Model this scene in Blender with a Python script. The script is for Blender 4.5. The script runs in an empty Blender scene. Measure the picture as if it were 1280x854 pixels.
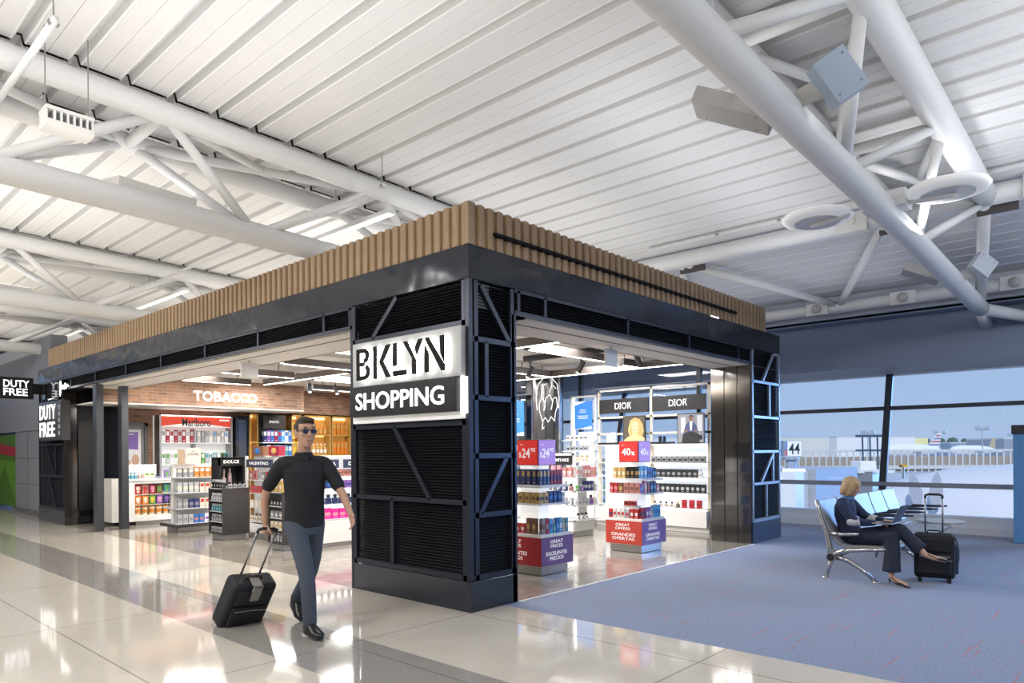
import bpy, math, random
from math import sin, cos, pi, radians, sqrt
from mathutils import Vector as V3, Matrix
random.seed(7)
scene = bpy.context.scene
COL = scene.collection

# ------------------------------------------------------------------ camera
FPX = 873.0
CAM = V3((-4.527, -4.659, 1.5))
TH = radians(42.36); RL = radians(0.392)
Fw = V3((cos(TH), sin(TH), 0)); Rt = V3((sin(TH), -cos(TH), 0)); Up = V3((0, 0, 1))
cR = cos(RL)*Rt - sin(RL)*Up; cU = sin(RL)*Rt + cos(RL)*Up
cam_d = bpy.data.cameras.new('camera'); cam = bpy.data.objects.new('camera', cam_d); COL.objects.link(cam)
cam_d.sensor_width = 36.0; cam_d.lens = FPX/1280*36.0
cam_d.shift_y = (564.4-427)/1280; cam_d.clip_end = 3000; cam_d.clip_start = 0.05
mw = Matrix((cR, cU, -Fw)).transposed().to_4x4(); mw.translation = CAM
cam.matrix_world = mw
scene.camera = cam

# ------------------------------------------------------------------ view, world, lights
scene.view_settings.view_transform = 'Standard'; scene.view_settings.look = 'None'
scene.view_settings.gamma = 1; scene.view_settings.use_curve_mapping = False
scene.view_settings.exposure = 0.0
scene.render.engine = 'CYCLES'
cy = scene.cycles
cy.use_denoising = True; cy.max_bounces = 6; cy.diffuse_bounces = 3; cy.glossy_bounces = 3
cy.transparent_max_bounces = 12; cy.sample_clamp_indirect = 4.0; cy.caustics_reflective = False; cy.caustics_refractive = False

world = bpy.data.worlds.new('sky'); scene.world = world; world.use_nodes = True
wn = world.node_tree; wn.nodes.clear()
def wnode(t): return wn.nodes.new(t)
wo = wnode('ShaderNodeOutputWorld'); wb = wnode('ShaderNodeBackground'); wr = wnode('ShaderNodeValToRGB')
ws = wnode('ShaderNodeSeparateXYZ'); wt = wnode('ShaderNodeTexCoord')
wn.links.new(wt.outputs['Generated'], ws.inputs[0]); wn.links.new(ws.outputs['Z'], wr.inputs[0])
wn.links.new(wr.outputs[0], wb.inputs[0]); wn.links.new(wb.outputs[0], wo.inputs[0])
wr.color_ramp.elements[0].position = 0.0; wr.color_ramp.elements[0].color = (.42, .55, .78, 1)
wr.color_ramp.elements[1].position = 0.35; wr.color_ramp.elements[1].color = (.33, .48, .77, 1)
wb.inputs[1].default_value = 1.02

def light(name, kind, loc, energy, color, size=1, size_y=None, target=None, spot=None, blend=.5):
    d = bpy.data.lights.new(name, kind); d.energy = energy; d.color = color
    if kind == 'AREA':
        d.size = size
        if size_y: d.shape = 'RECTANGLE'; d.size_y = size_y
    elif kind == 'SUN': d.angle = size
    else: d.shadow_soft_size = size
    if spot: d.spot_size = spot; d.spot_blend = blend
    o = bpy.data.objects.new(name, d); COL.objects.link(o); o.location = loc
    if target is not None:
        o.rotation_euler = (V3(target)-V3(loc)).to_track_quat('-Z', 'Y').to_euler()
    return o
WARM = (1, .93, .83); NEUT = (1, .985, .97); COOL = (.82, .91, 1.0)
# uplights standing on the shop roof inside its timber parapet, shining on the deck
light('roof_uplight', 'AREA', (3.2, 3.2, 3.55), 82, NEUT, 5.4, 5.4, (3.2, 3.2, 9))
light('roof_uplight', 'AREA', (3.2, 9.8, 3.55), 112, WARM, 5.4, 6.4, (3.2, 9.8, 9))
# added ceiling fill: large unseen lamp sheets floating between the trusses
for x, y, w, h, e, c in ((-6.2, .2, 11, 4, 105, NEUT), (-6.2, 6.1, 11, 4, 112, NEUT), (-6.2, 12.1, 11, 4, 120, WARM), (-4, 18, 14, 4, 150, WARM), (-6, -5.6, 11, 4, 100, NEUT), (3.2, -5.6, 5.5, 4, 58, (.97, .985, 1)), (3.2, -.9, 5.5, 1.4, 20, (.97, .985, 1)), (3, -11.5, 6, 4, 50, NEUT), (7.7, -5.6, 2.2, 4, 12, (.95, .975, 1)), (7.7, .2, 2.2, 4, 9, (.95, .975, 1))):
    light('ceiling_fill', 'AREA', (x, y, 4.0), e*1.13, c, w, h, (x, y, 9))
light('truss_spot', 'AREA', (4.2, -2.9, 3.9), 10, (1, 1, 1), .4, .4, (3.8, -2.8, 9))
light('truss_spot', 'AREA', (1.5, 5.3, 3.9), 10, (1, .93, .82), .4, .4, (1.0, 3.4, 6))
# added lamps out of view, brightening the concourse floor and the lounge
for x, y, e in ((-6.0, 0.5, 165), (-6.0, 6.5, 185), (-6.0, 13, 200), (-5.5, -7, 120)):
    light('concourse_floor_fill', 'AREA', (x, y, 4.6), e, NEUT, 1.2, 1.2, (x+1.9, y+.6, 0))
for x, y, e in ((1.0, -7.0, 60), (5.2, -6.4, 70), (8.6, -6.6, 60)):
    light('lounge_fill', 'AREA', (x, y, 4.2), e, COOL, 1.2, 1.2, (x, y+2.2, 0))
# daylight: the high sun behind the terminal that lights the apron, and an added blue sun lamp boosting the sky glow through the window wall
light('sun', 'SUN', (-20, -20, 40), 2.6, (1, .97, .93), radians(1), target=(-20+1.0, -20+.35, 40-.75))
light('sky_glow_boost', 'SUN', (30, -12, 8), 7.0, (.24, .48, 1.0), radians(38), target=(30-1.0, -12+.62, 8-.17))
# shop ceiling lights
for x, y, e in ((1.3, 3.4, 55), (3.6, 1.6, 55), (3.6, 4.4, 55), (5.8, 2.6, 55), (1.4, 6.4, 55), (3.8, 7.6, 60), (1.4, 9.6, 60), (5.8, 6.5, 50), (3.4, 10.2, 45), (6.0, 10.6, 50)):
    light('shop_ceiling_light', 'AREA', (x, y, 3.12), e*1.9, NEUT if x > 3 else WARM, 1.1, 1.1, (x, y, 0))

# ------------------------------------------------------------------ materials
MATS = {}
def mat(name, color, rough=.5, metal=0.0, emit=None, es=1.0, spec=.5, noise=None, bump=None, coat=0):
    if name in MATS: return MATS[name]
    m = bpy.data.materials.new(name); m.use_nodes = True; MATS[name] = m
    nt = m.node_tree; b = nt.nodes['Principled BSDF']
    b.inputs['Base Color'].default_value = (*color, 1); b.inputs['Roughness'].default_value = rough
    b.inputs['Metallic'].default_value = metal; b.inputs['Specular IOR Level'].default_value = spec
    b.inputs['Coat Weight'].default_value = coat
    if emit: b.inputs['Emission Color'].default_value = (*emit, 1); b.inputs['Emission Strength'].default_value = es
    tc = nt.nodes.new('ShaderNodeTexCoord')
    n = nt.nodes.new('ShaderNodeTexNoise'); n.inputs['Scale'].default_value = (noise or (30, 0))[0]
    nt.links.new(tc.outputs['Object'], n.inputs['Vector'])
    amt = noise[1] if noise else .04
    if noise and len(noise) > 2:
        mp = nt.nodes.new('ShaderNodeMapping'); mp.inputs['Scale'].default_value = noise[2]
        nt.links.new(tc.outputs['Object'], mp.inputs[0]); nt.links.new(mp.outputs[0], n.inputs['Vector'])
    mx = nt.nodes.new('ShaderNodeMix'); mx.data_type = 'RGBA'
    mx.inputs['A'].default_value = (*[c*(1-amt) for c in color], 1); mx.inputs['B'].default_value = (*[min(1, c*(1+amt)) for c in color], 1)
    nt.links.new(n.outputs['Fac'], mx.inputs['Factor']); nt.links.new(mx.outputs['Result'], b.inputs['Base Color'])
    if bump:
        n2 = nt.nodes.new('ShaderNodeTexNoise'); n2.inputs['Scale'].default_value = bump[0]
        nt.links.new(tc.outputs['Object'], n2.inputs['Vector'])
        bp = nt.nodes.new('ShaderNodeBump'); bp.inputs['Strength'].default_value = bump[1]; bp.inputs['Distance'].default_value = bump[2] if len(bump) > 2 else .02
        nt.links.new(n2.outputs['Fac'], bp.inputs['Height']); nt.links.new(bp.outputs[0], b.inputs['Normal'])
    return m

def brick_mat(name, c1, c2, cm, bw, bh, mortar, rough, plane='XZ', offset=.5, bumpd=.004, noise=True):
    m = bpy.data.materials.new(name); m.use_nodes = True; nt = m.node_tree; b = nt.nodes['Principled BSDF']
    tc = nt.nodes.new('ShaderNodeTexCoord'); sx = nt.nodes.new('ShaderNodeSeparateXYZ'); cx = nt.nodes.new('ShaderNodeCombineXYZ')
    nt.links.new(tc.outputs['Object'], sx.inputs[0])
    nt.links.new(sx.outputs[plane[0]], cx.inputs[0]); nt.links.new(sx.outputs[plane[1]], cx.inputs[1])
    br = nt.nodes.new('ShaderNodeTexBrick'); nt.links.new(cx.outputs[0], br.inputs[0])
    br.inputs['Color1'].default_value = (*c1, 1); br.inputs['Color2'].default_value = (*c2, 1); br.inputs['Mortar'].default_value = (*cm, 1)
    br.inputs['Scale'].default_value = 1; br.inputs['Brick Width'].default_value = bw; br.inputs['Row Height'].default_value = bh
    br.inputs['Mortar Size'].default_value = mortar; br.offset = offset; br.inputs['Mortar Smooth'].default_value = .1
    n = nt.nodes.new('ShaderNodeTexNoise'); n.inputs['Scale'].default_value = 5 if noise else 60
    nt.links.new(tc.outputs['Object'], n.inputs[0])
    mx = nt.nodes.new('ShaderNodeMix'); mx.data_type = 'RGBA'; mx.blend_type = 'MULTIPLY'; mx.inputs['Factor'].default_value = .5 if noise else .12
    nt.links.new(br.outputs['Color'], mx.inputs['A']); nt.links.new(n.outputs['Fac'], mx.inputs['B'])
    nt.links.new(mx.outputs['Result'], b.inputs['Base Color'])
    b.inputs['Roughness'].default_value = rough
    if bumpd:
        bp = nt.nodes.new('ShaderNodeBump'); bp.inputs['Strength'].default_value = .6; bp.inputs['Distance'].default_value = bumpd; bp.invert = True
        nt.links.new(br.outputs['Fac'], bp.inputs['Height']); nt.links.new(bp.outputs[0], b.inputs['Normal'])
    MATS[name] = m
    return m, b, nt, br, tc

def terrazzo(name, base, mortar):
    m, b, nt, br, tc = brick_mat(name, base, base, mortar, 2.3, 1.38, .006, .07, 'YX', .0, 0, False)
    # brick rows run along Y; speckle with small voronoi chips
    v = nt.nodes.new('ShaderNodeTexVoronoi'); v.inputs['Scale'].default_value = 90
    nt.links.new(tc.outputs['Object'], v.inputs['Vector'])
    mx = nt.nodes.new('ShaderNodeMix'); mx.data_type = 'RGBA'; mx.blend_type = 'OVERLAY'; mx.inputs['Factor'].default_value = .10
    old = b.inputs['Base Color'].links[0].from_socket
    nt.links.new(old, mx.inputs['A']); nt.links.new(v.outputs['Color'], mx.inputs['B']); nt.links.new(mx.outputs['Result'], b.inputs['Base Color'])
    b.inputs['Specular IOR Level'].default_value = .8
    b.inputs['Coat Weight'].default_value = .35; b.inputs['Coat Roughness'].default_value = .05
    return m

T_LIGHT = terrazzo('terrazzo_light', (.77, .71, .615), (.36, .33, .29))
T_GREY = terrazzo('terrazzo_grey', (.40, .375, .345), (.22, .21, .2))
SHOPFLOOR, _b, _n, _br, _ = brick_mat('shop_floor_planks', (.43, .38, .325), (.36, .32, .275), (.24, .21, .18), 1.2, .2, .003, .12, 'XY', .5, 0)
_b.inputs['Specular IOR Level'].default_value = .7
BRICK, *_ = brick_mat('red_brick', (.50, .27, .16), (.30, .15, .09), (.40, .33, .27), .21, .071, .009, .85, 'XZ', .5, .006)
BRICKY, *_ = brick_mat('red_brick_side', (.50, .27, .16), (.30, .15, .09), (.40, .33, .27), .21, .071, .009, .85, 'YZ', .5, .006)

def carpet():
    m = bpy.data.materials.new('blue_carpet'); m.use_nodes = True; nt = m.node_tree; b = nt.nodes['Principled BSDF']; MATS['carpet'] = m
    tc = nt.nodes.new('ShaderNodeTexCoord')
    def noise(scale, mp, detail=2):
        n = nt.nodes.new('ShaderNodeTexNoise'); n.inputs['Scale'].default_value = scale; n.inputs['Detail'].default_value = detail
        q = nt.nodes.new('ShaderNodeMapping'); q.inputs['Scale'].default_value = mp
        nt.links.new(tc.outputs['Object'], q.inputs[0]); nt.links.new(q.outputs[0], n.inputs[0]); return n
    def ramp(src, p0, p1, c0, c1):
        r = nt.nodes.new('ShaderNodeValToRGB'); r.color_ramp.elements[0].position = p0; r.color_ramp.elements[1].position = p1
        r.color_ramp.elements[0].color = (*c0, 1); r.color_ramp.elements[1].color = (*c1, 1); nt.links.new(src, r.inputs[0]); return r
    n1 = noise(14, (1, 12, 1)); r1 = ramp(n1.outputs['Fac'], .3, .7, (.092, .130, .225), (.150, .200, .345))
    n2 = noise(60, (1, 1, 1)); mx = nt.nodes.new('ShaderNodeMix'); mx.data_type = 'RGBA'; mx.blend_type = 'OVERLAY'; mx.inputs['Factor'].default_value = .5
    nt.links.new(r1.outputs[0], mx.inputs['A']); nt.links.new(n2.outputs['Fac'], mx.inputs['B'])
    n3 = noise(1, (1.5, 34, 1), 0); r3 = ramp(n3.outputs['Fac'], .73, .75, (0, 0, 0), (1, 1, 1))
    m2 = nt.nodes.new('ShaderNodeMix'); m2.data_type = 'RGBA'; nt.links.new(r3.outputs[0], m2.inputs['Factor'])
    nt.links.new(mx.outputs['Result'], m2.inputs['A']); m2.inputs['B'].default_value = (.27, .09, .13, 1)
    nt.links.new(m2.outputs['Result'], b.inputs['Base Color']); b.inputs['Roughness'].default_value = .95
    b.inputs['Sheen Weight'].default_value = .3
    bp = nt.nodes.new('ShaderNodeBump'); bp.inputs['Strength'].default_value = .5; bp.inputs['Distance'].default_value = .004
    nt.links.new(n2.outputs['Fac'], bp.inputs['Height']); nt.links.new(bp.outputs[0], b.inputs['Normal'])
    return m
CARPET = carpet()

def glass(name='window_glass', tint=(.93, .97, 1.0), refl=.06):
    m = bpy.data.materials.new(name); m.use_nodes = True; nt = m.node_tree; nt.nodes.clear(); MATS[name] = m
    o = nt.nodes.new('ShaderNodeOutputMaterial'); t = nt.nodes.new('ShaderNodeBsdfTransparent'); g = nt.nodes.new('ShaderNodeBsdfGlossy')
    x = nt.nodes.new('ShaderNodeMixShader'); f = nt.nodes.new('ShaderNodeFresnel'); f.inputs[0].default_value = 1.45
    t.inputs[0].default_value = (*tint, 1); g.inputs['Roughness'].default_value = .02
    nt.links.new(f.outputs[0], x.inputs[0]); nt.links.new(t.outputs[0], x.inputs[1]); nt.links.new(g.outputs[0], x.inputs[2]); nt.links.new(x.outputs[0], o.inputs[0])
    return m
GLASS = glass()
WHITE_STEEL = mat('white_painted_steel', (.80, .80, .80), .45)
WHITE_STEEL_WARM = mat('off_white_paint', (.76, .74, .71), .5)
DECK = mat('white_roof_deck', (.78, .775, .77), .6, noise=(90, .03))
DARKGAP = mat('dark_gap', (.10, .09, .085), .9)
NAVY = mat('black_blue_lacquer', (.026, .032, .052), .12, metal=.3, coat=.5, spec=.6)
FRAME = mat('dark_steel_frame', (.032, .038, .056), .3, metal=.4, spec=.4)
FASCIA = mat('polished_dark_fascia', (.03, .034, .046), .13, metal=.10, bump=(1.4, .5, .06), spec=.3)
LOUV = mat('black_louvre', (.007, .008, .012), .45, spec=.3)
TIMBER = mat('oak_slats', (.42, .295, .185), .55, noise=(6, .16, (1, 1, .05)))
MIRROR = mat('smoked_steel', (.16, .15, .145), .10, metal=.9)
LAMW = mat('white_laminate', (.80, .79, .77), .35)
SOFFIT = mat('soffit_plaster', (.74, .71, .67), .7)
CEILP = mat('shop_ceiling_paint', (.62, .60, .575), .7)
BAFF = mat('brown_baffle', (.085, .07, .062), .5)
LED = mat('led_strip', (1, 1, 1), .5, emit=(1, .95, .88), es=7)
LITW = mat('lit_white_panel', (.9, .9, .9), .5, emit=(1, .96, .9), es=.9)
LETW = mat('lit_letter', (1, 1, 1), .5, emit=(1, .97, .92), es=3.2)
HALO = mat('halo_light', (1, 1, 1), .5, emit=(1, .95, .86), es=7)
SIGNP = mat('sign_plate', (.50, .51, .52), .45)
BLACK = mat('black_satin', (.012, .012, .014), .35)
BLACKP = mat('black_plastic', (.02, .02, .022), .45)
GREYM = mat('grey_metal', (.32, .32, .33), .35, metal=.7)
CHROME = mat('polished_aluminium', (.62, .60, .58), .22, metal=.95)
GREYBOX = mat('grey_housing', (.50, .49, .47), .5)
GREYBLUE = mat('pale_blue_housing', (.40, .48, .60), .5)
WALLG = mat('grey_wall_panel', (.20, .205, .235), .5)
BULK = mat('blue_grey_bulkhead', (.23, .27, .37), .5)

# ------------------------------------------------------------------ mesh builder
ORG = {}
class M:
    def __init__(s): s.v = []; s.f = []; s.mi = []; s.cur = 0
    def add(s, vs, fs):
        b = len(s.v); s.v += [tuple(v) for v in vs]
        for f in fs: s.f.append(tuple(b+i for i in f)); s.mi.append(s.cur)
        return s
    def box(s, x0, y0, z0, x1, y1, z1):
        x0, x1 = min(x0, x1), max(x0, x1); y0, y1 = min(y0, y1), max(y0, y1); z0, z1 = min(z0, z1), max(z0, z1)
        return s.add([(x0,y0,z0),(x1,y0,z0),(x1,y1,z0),(x0,y1,z0),(x0,y0,z1),(x1,y0,z1),(x1,y1,z1),(x0,y1,z1)],
              [(0,3,2,1),(4,5,6,7),(0,1,5,4),(1,2,6,5),(2,3,7,6),(3,0,4,7)])
    def obox(s, c, ax, ay, az):
        c, ax, ay, az = map(V3, (c, ax, ay, az)); vs = []
        for k in (-1, 1):
            for i, j in ((-1,-1),(1,-1),(1,1),(-1,1)): vs.append(c+ax*i+ay*j+az*k)
        return s.add(vs, [(0,3,2,1),(4,5,6,7),(0,1,5,4),(1,2,6,5),(2,3,7,6),(3,0,4,7)])
    def bar(s, p, q, w, h, up=(0,0,1)):
        p, q = V3(p), V3(q); d = (q-p); L = d.length; d.normalize(); u = V3(up)
        sd = d.cross(u)
        if sd.length < 1e-4: sd = V3((1,0,0))
        sd.normalize(); u2 = sd.cross(d)
        return s.obox((p+q)/2, sd*w/2, u2*h/2, d*L/2)
    def tube(s, p, q, r, r2=None, n=14, cap=True):
        p, q = V3(p), V3(q); r2 = r if r2 is None else r2; d = (q-p).normalized()
        a = d.cross(V3((0,0,1)));  a = V3((1,0,0)) if a.length < 1e-4 else a.normalized(); b = d.cross(a)
        vs = []
        for c, rr in ((p, r), (q, r2)):
            for i in range(n): t = 2*pi*i/n; vs.append(c+a*cos(t)*rr+b*sin(t)*rr)
        fs = [(i, (i+1) % n, n+(i+1) % n, n+i) for i in range(n)]
        if cap: fs += [tuple(range(n-1, -1, -1)), tuple(range(n, 2*n))]
        return s.add(vs, fs)
    def path(s, pts, r, n=10):
        pts = [V3(p) for p in pts]; rr = r if isinstance(r, (list, tuple)) else [r]*len(pts)
        vs = []; a = None
        for i, p in enumerate(pts):
            d = (pts[min(i+1, len(pts)-1)]-pts[max(i-1, 0)]).normalized()
            if a is None:
                a = d.cross(V3((0,0,1)));  a = V3((1,0,0)) if a.length < 1e-3 else a.normalized()
            a = (a-d*a.dot(d)).normalized(); b = d.cross(a)
            for k in range(n): t = 2*pi*k/n; vs.append(p+a*cos(t)*rr[i]+b*sin(t)*rr[i])
        fs = []
        for i in range(len(pts)-1):
            for k in range(n): fs.append((i*n+k, i*n+(k+1) % n, (i+1)*n+(k+1) % n, (i+1)*n+k))
        fs += [tuple(range(n-1, -1, -1)), tuple(range((len(pts)-1)*n, len(pts)*n))]
        return s.add(vs, fs)
    def loft(s, rings, n=20):
        """rings: (centre, side vector, depth vector) - ellipse axes given as vectors; the ends are closed."""
        vs = []
        for c, a, b in rings:
            c, a, b = V3(c), V3(a), V3(b)
            for k in range(n): t = 2*pi*k/n; vs.append(c+a*cos(t)+b*sin(t))
        fs = []
        R = len(rings)
        for i in range(R-1):
            for k in range(n): fs.append((i*n+k, i*n+(k+1) % n, (i+1)*n+(k+1) % n, (i+1)*n+k))
        fs += [tuple(range(n-1, -1, -1)), tuple(range((R-1)*n, R*n))]
        return s.add(vs, fs)
    def limb(s, pts, rad, n=16, flat=1.0, side=None):
        """tapered limb with round ends through the points."""
        pts = [V3(p) for p in pts]; rings = []
        P = []; Rr = []
        for i in range(len(pts)-1):
            for k in range(4):
                t = k/4; P.append(pts[i].lerp(pts[i+1], t)); Rr.append(rad[i]*(1-t)+rad[i+1]*t)
        P.append(pts[-1]); Rr.append(rad[-1])
        for _ in range(2):
            Q = [P[0]]+[(P[i-1]+2*P[i]+P[i+1])/4 for i in range(1, len(P)-1)]+[P[-1]]; P = Q
        d0 = (P[0]-P[1]).normalized(); d1 = (P[-1]-P[-2]).normalized()
        seq = [(P[0]+d0*Rr[0]*.9, Rr[0]*.3), (P[0]+d0*Rr[0]*.6, Rr[0]*.78)]+list(zip(P, Rr))+[(P[-1]+d1*Rr[-1]*.6, Rr[-1]*.78), (P[-1]+d1*Rr[-1]*.9, Rr[-1]*.3)]
        a = V3(side) if side else None
        for i, (p, r) in enumerate(seq):
            d = (seq[min(i+1, len(seq)-1)][0]-seq[max(i-1, 0)][0]).normalized()
            if a is None:
                a = d.cross(V3((1,0,0)));  a = V3((0,1,0)) if a.length < 1e-3 else a
            a = (a-d*a.dot(d)).normalized(); b = d.cross(a)
            rings.append((p, a*r, b*r*flat))
        return s.loft(rings, n)
    def ball(s, c, rx, ry, rz, n=16, m=10, rot=None):
        c = V3(c); vs = []; fs = []
        for j in range(m+1):
            ph = pi*j/m
            for i in range(n):
                t = 2*pi*i/n; v = V3((rx*sin(ph)*cos(t), ry*sin(ph)*sin(t), rz*cos(ph)))
                if rot: v = rot @ v
                vs.append(c+v)
        for j in range(m):
            for i in range(n): fs.append((j*n+i, (j+1)*n+i, (j+1)*n+(i+1) % n, j*n+(i+1) % n))
        return s.add(vs, fs)
    def lathe(s, c, prof, n=16):
        c = V3(c); vs = []; fs = []
        for r, z in prof:
            for i in range(n): t = 2*pi*i/n; vs.append(c+V3((r*cos(t), r*sin(t), z)))
        for j in range(len(prof)-1):
            for i in range(n): fs.append((j*n+i, j*n+(i+1) % n, (j+1)*n+(i+1) % n, (j+1)*n+i))
        fs += [tuple(range(n-1, -1, -1)), tuple(range((len(prof)-1)*n, len(prof)*n))]
        return s.add(vs, fs)
    def prism(s, poly, o, u, v, d):
        """poly in (u,v) plane at o, extruded by vector d."""
        o, u, v, d = map(V3, (o, u, v, d)); n = len(poly)
        a = [o+u*p[0]+v*p[1] for p in poly]; b = [p+d for p in a]
        return s.add(a+b, [tuple(range(n)), tuple(range(2*n-1, n-1, -1))]+[(i, n+i, n+(i+1) % n, (i+1) % n) for i in range(n)])
    def quad(s, *p): return s.add(p, [tuple(range(len(p)))])
    def mesh(s, name, mats, org=(0,0,0), smooth=False):
        me = bpy.data.meshes.new(name); o = V3(org)
        me.from_pydata([tuple(V3(v)-o) for v in s.v], [], s.f)
        if not isinstance(mats, (list, tuple)): mats = [mats]
        for m in mats: me.materials.append(m)
        me.polygons.foreach_set('material_index', s.mi)
        if smooth: me.polygons.foreach_set('use_smooth', [True]*len(s.f))
        me.validate(); me.update(); return me
    def build(s, name, mats, parent=None, smooth=False, bevel=0, remesh=0, auto=False, loc=None, sub=0):
        org = ORG.get(parent.name, (0,0,0)) if parent else (loc or (0,0,0))
        o = bpy.data.objects.new(name, s.mesh(name, mats, org, smooth or auto)); COL.objects.link(o)
        if parent: o.parent = parent; ORG[o.name] = org
        else: o.location = org; ORG[o.name] = org
        if auto:
            mm = o.modifiers.new('edge', 'EDGE_SPLIT'); mm.split_angle = radians(38)
        if remesh:
            r = o.modifiers.new('skin', 'REMESH'); r.mode = 'VOXEL'; r.voxel_size = remesh; r.use_smooth_shade = True
            q = o.modifiers.new('smooth', 'SMOOTH'); q.factor = .5; q.iterations = 4
        if bevel:
            bb = o.modifiers.new('bevel', 'BEVEL'); bb.width = bevel; bb.segments = 2; bb.limit_method = 'ANGLE'
        if sub:
            q = o.modifiers.new('sub', 'SUBSURF'); q.levels = sub; q.render_levels = sub
        return o

def tag(o, label=None, cat=None, group=None, kind=None):
    if label: o['label'] = label
    if cat: o['category'] = cat
    if group: o['group'] = group
    if kind: o['kind'] = kind
    return o
def thing(name, label, cat, loc=(0,0,0), group=None, kind=None):
    o = bpy.data.objects.new(name, None); COL.objects.link(o); o.location = loc; o.empty_display_size = .1
    ORG[o.name] = tuple(loc); return tag(o, label, cat, group, kind)
def struct(o, label=None): return tag(o, label, None, None, 'structure')
def copy_tree(o, parent=None):
    c = o.copy(); COL.objects.link(c); c.parent = parent; ORG[c.name] = ORG.get(o.name, (0,0,0))
    for ch in list(o.children): copy_tree(ch, c)
    return c

def textobj(name, s, m, parent, o, u, v, width, height, ext=.004, bold=.0, align='L'):
    """writing as a mesh; o lower-left corner, u reading direction, v up; stretched to width x height."""
    cu = bpy.data.curves.new(name, 'FONT'); cu.body = s; cu.offset = bold; cu.extrude = 0; cu.resolution_u = 3; cu.align_x = 'LEFT' if align == 'L' else 'CENTER'
    cu.space_line = .95
    t = bpy.data.objects.new('tmp', cu); COL.objects.link(t)
    dg = bpy.context.evaluated_depsgraph_get(); me = bpy.data.meshes.new_from_object(t.evaluated_get(dg))
    bpy.data.objects.remove(t)
    xs = [w.co.x for w in me.vertices]; ys = [w.co.y for w in me.vertices]
    x0, x1, y0, y1 = min(xs), max(xs), min(ys), max(ys)
    u, v, o = V3(u), V3(v), V3(o); nrm = u.cross(v)
    b = M(); P = [o+u*((w.co.x-x0)/(x1-x0)*width)+v*((w.co.y-y0)/(y1-y0)*height) for w in me.vertices]
    fs = [tuple(p.vertices) for p in me.polygons]
    n = len(P)
    b.v = [tuple(p) for p in P]+[tuple(p+nrm*ext) for p in P]
    from collections import Counter
    edges = Counter(); dirs = {}
    for f in fs:
        for i in range(len(f)):
            e = (f[i], f[(i+1) % len(f)]); edges[tuple(sorted(e))] += 1; dirs[tuple(sorted(e))] = e
    b.f = [tuple(n+i for i in f) for f in fs]+[tuple(reversed(f)) for f in fs]
    for e, c in edges.items():
        if c == 1: a, q = dirs[e]; b.f.append((a, q, n+q, n+a))
    b.mi = [0]*len(b.f); bpy.data.meshes.remove(me)
    return b.build(name, m, parent)

# ================================================================== STRUCTURE
def zb(X): return 4.07-.022*(X+1)-.0008*(X+1)**2          # height of a truss's lower chord
def zt(X): return zb(X)+.80                                # and of its upper chords
# floor: terrazzo, its grey band, the shop's planks, the carpet
b = M(); b.box(-16, -16, -.06, -1.92, 26, 0); b.box(-1.2, -16, -.06, 0, 26, 0); b.box(0, -16, -.06, .45, 0, 0)
b.box(0, 14.19, -.06, .45, 26, 0); b.cur = 1; b.box(-1.92, -16, -.06, -1.2, 26, 0)
struct(b.build('floor', [T_LIGHT, T_GREY]))
b = M(); b.box(0, 0, -.06, 7.55, 14.19, .0); struct(b.build('floor_shop', SHOPFLOOR))
b = M(); b.box(.45, -16, -.06, 10.1, 0, 0.0); b.box(7.55, 0, -.06, 10.1, 26, 0); b.box(.45, 14.19, -.06, 7.55, 26, 0); struct(b.build('floor_carpet', CARPET))
b = M(); b.box(.66, -.028, -.02, 6.25, 0.0, .006); struct(b.build('trim_1', mat('white_trim', (.85, .85, .85), .3)))

# roof deck: flat ribbed panels running along Y, one run per bay between the chord lines
TY = [-14.35, -8.5, -2.65, 3.05, 9.1, 15.1, 21.1]
W2 = .5
PIT = .43
lines = sorted([y-W2 for y in TY]+[y+W2 for y in TY])
deck = M()
x = -12+.03
xs = []
k0 = -22
for k in range(k0, 22):
    xa = -2.97+PIT*k
    if xa < -13 or xa > 5.9: continue
    xs.append(xa)
def dz(X): return zt(X)+.16
runs = list(zip(lines[:-1], lines[1:]))+[(lines[-1], 26)]
for ya, yb_ in runs:
    y0, y1 = ya+.022, yb_-.022
    for xa in xs:
        xb = xa+PIT; g = .085
        z0, zc, z1 = dz(xa+g), dz(xa+g+(PIT-g)/2), dz(xb)
        prof = [(xa, z0+.075), (xa+g*.8, z0+.075), (xa+g, z0-.0), (xa+g+.012, z0-.008), (xa+g+.024, z0), (xa+g+(PIT-g)/2-.004, zc), (xa+g+(PIT-g)/2, zc+.008), (xa+g+(PIT-g)/2+.004, zc), (xb-.024, z1), (xb-.012, z1-.008), (xb, z1), (xb, z1+.075)]
        n = len(prof)
        deck.add([(p[0], y0, p[1]) for p in prof]+[(p[0], y1, p[1]) for p in prof], [(i, n+i, n+i+1, i+1) for i in range(n-1)])
deck.cur = 1
deck.quad((-16.1, -16, 5.3), (xs[0], -16, 5.3), (xs[0], 26, 5.3), (-16.1, 26, 5.3)); deck.quad((xs[0], -16, dz(xs[0])+.1), (xs[0], 26, dz(xs[0])+.1), (xs[0], 26, 5.3), (xs[0], -16, 5.3))
for xa in xs:
    deck.quad((xa, -16, dz(xa)+.1), (xa+PIT, -16, dz(xa+PIT)+.1), (xa+PIT, 26, dz(xa+PIT)+.1), (xa, 26, dz(xa)+.1))
struct(deck.build('ceiling', [DECK, mat('deck_gap_grey', (.17, .16, .15), .9)]))
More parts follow.
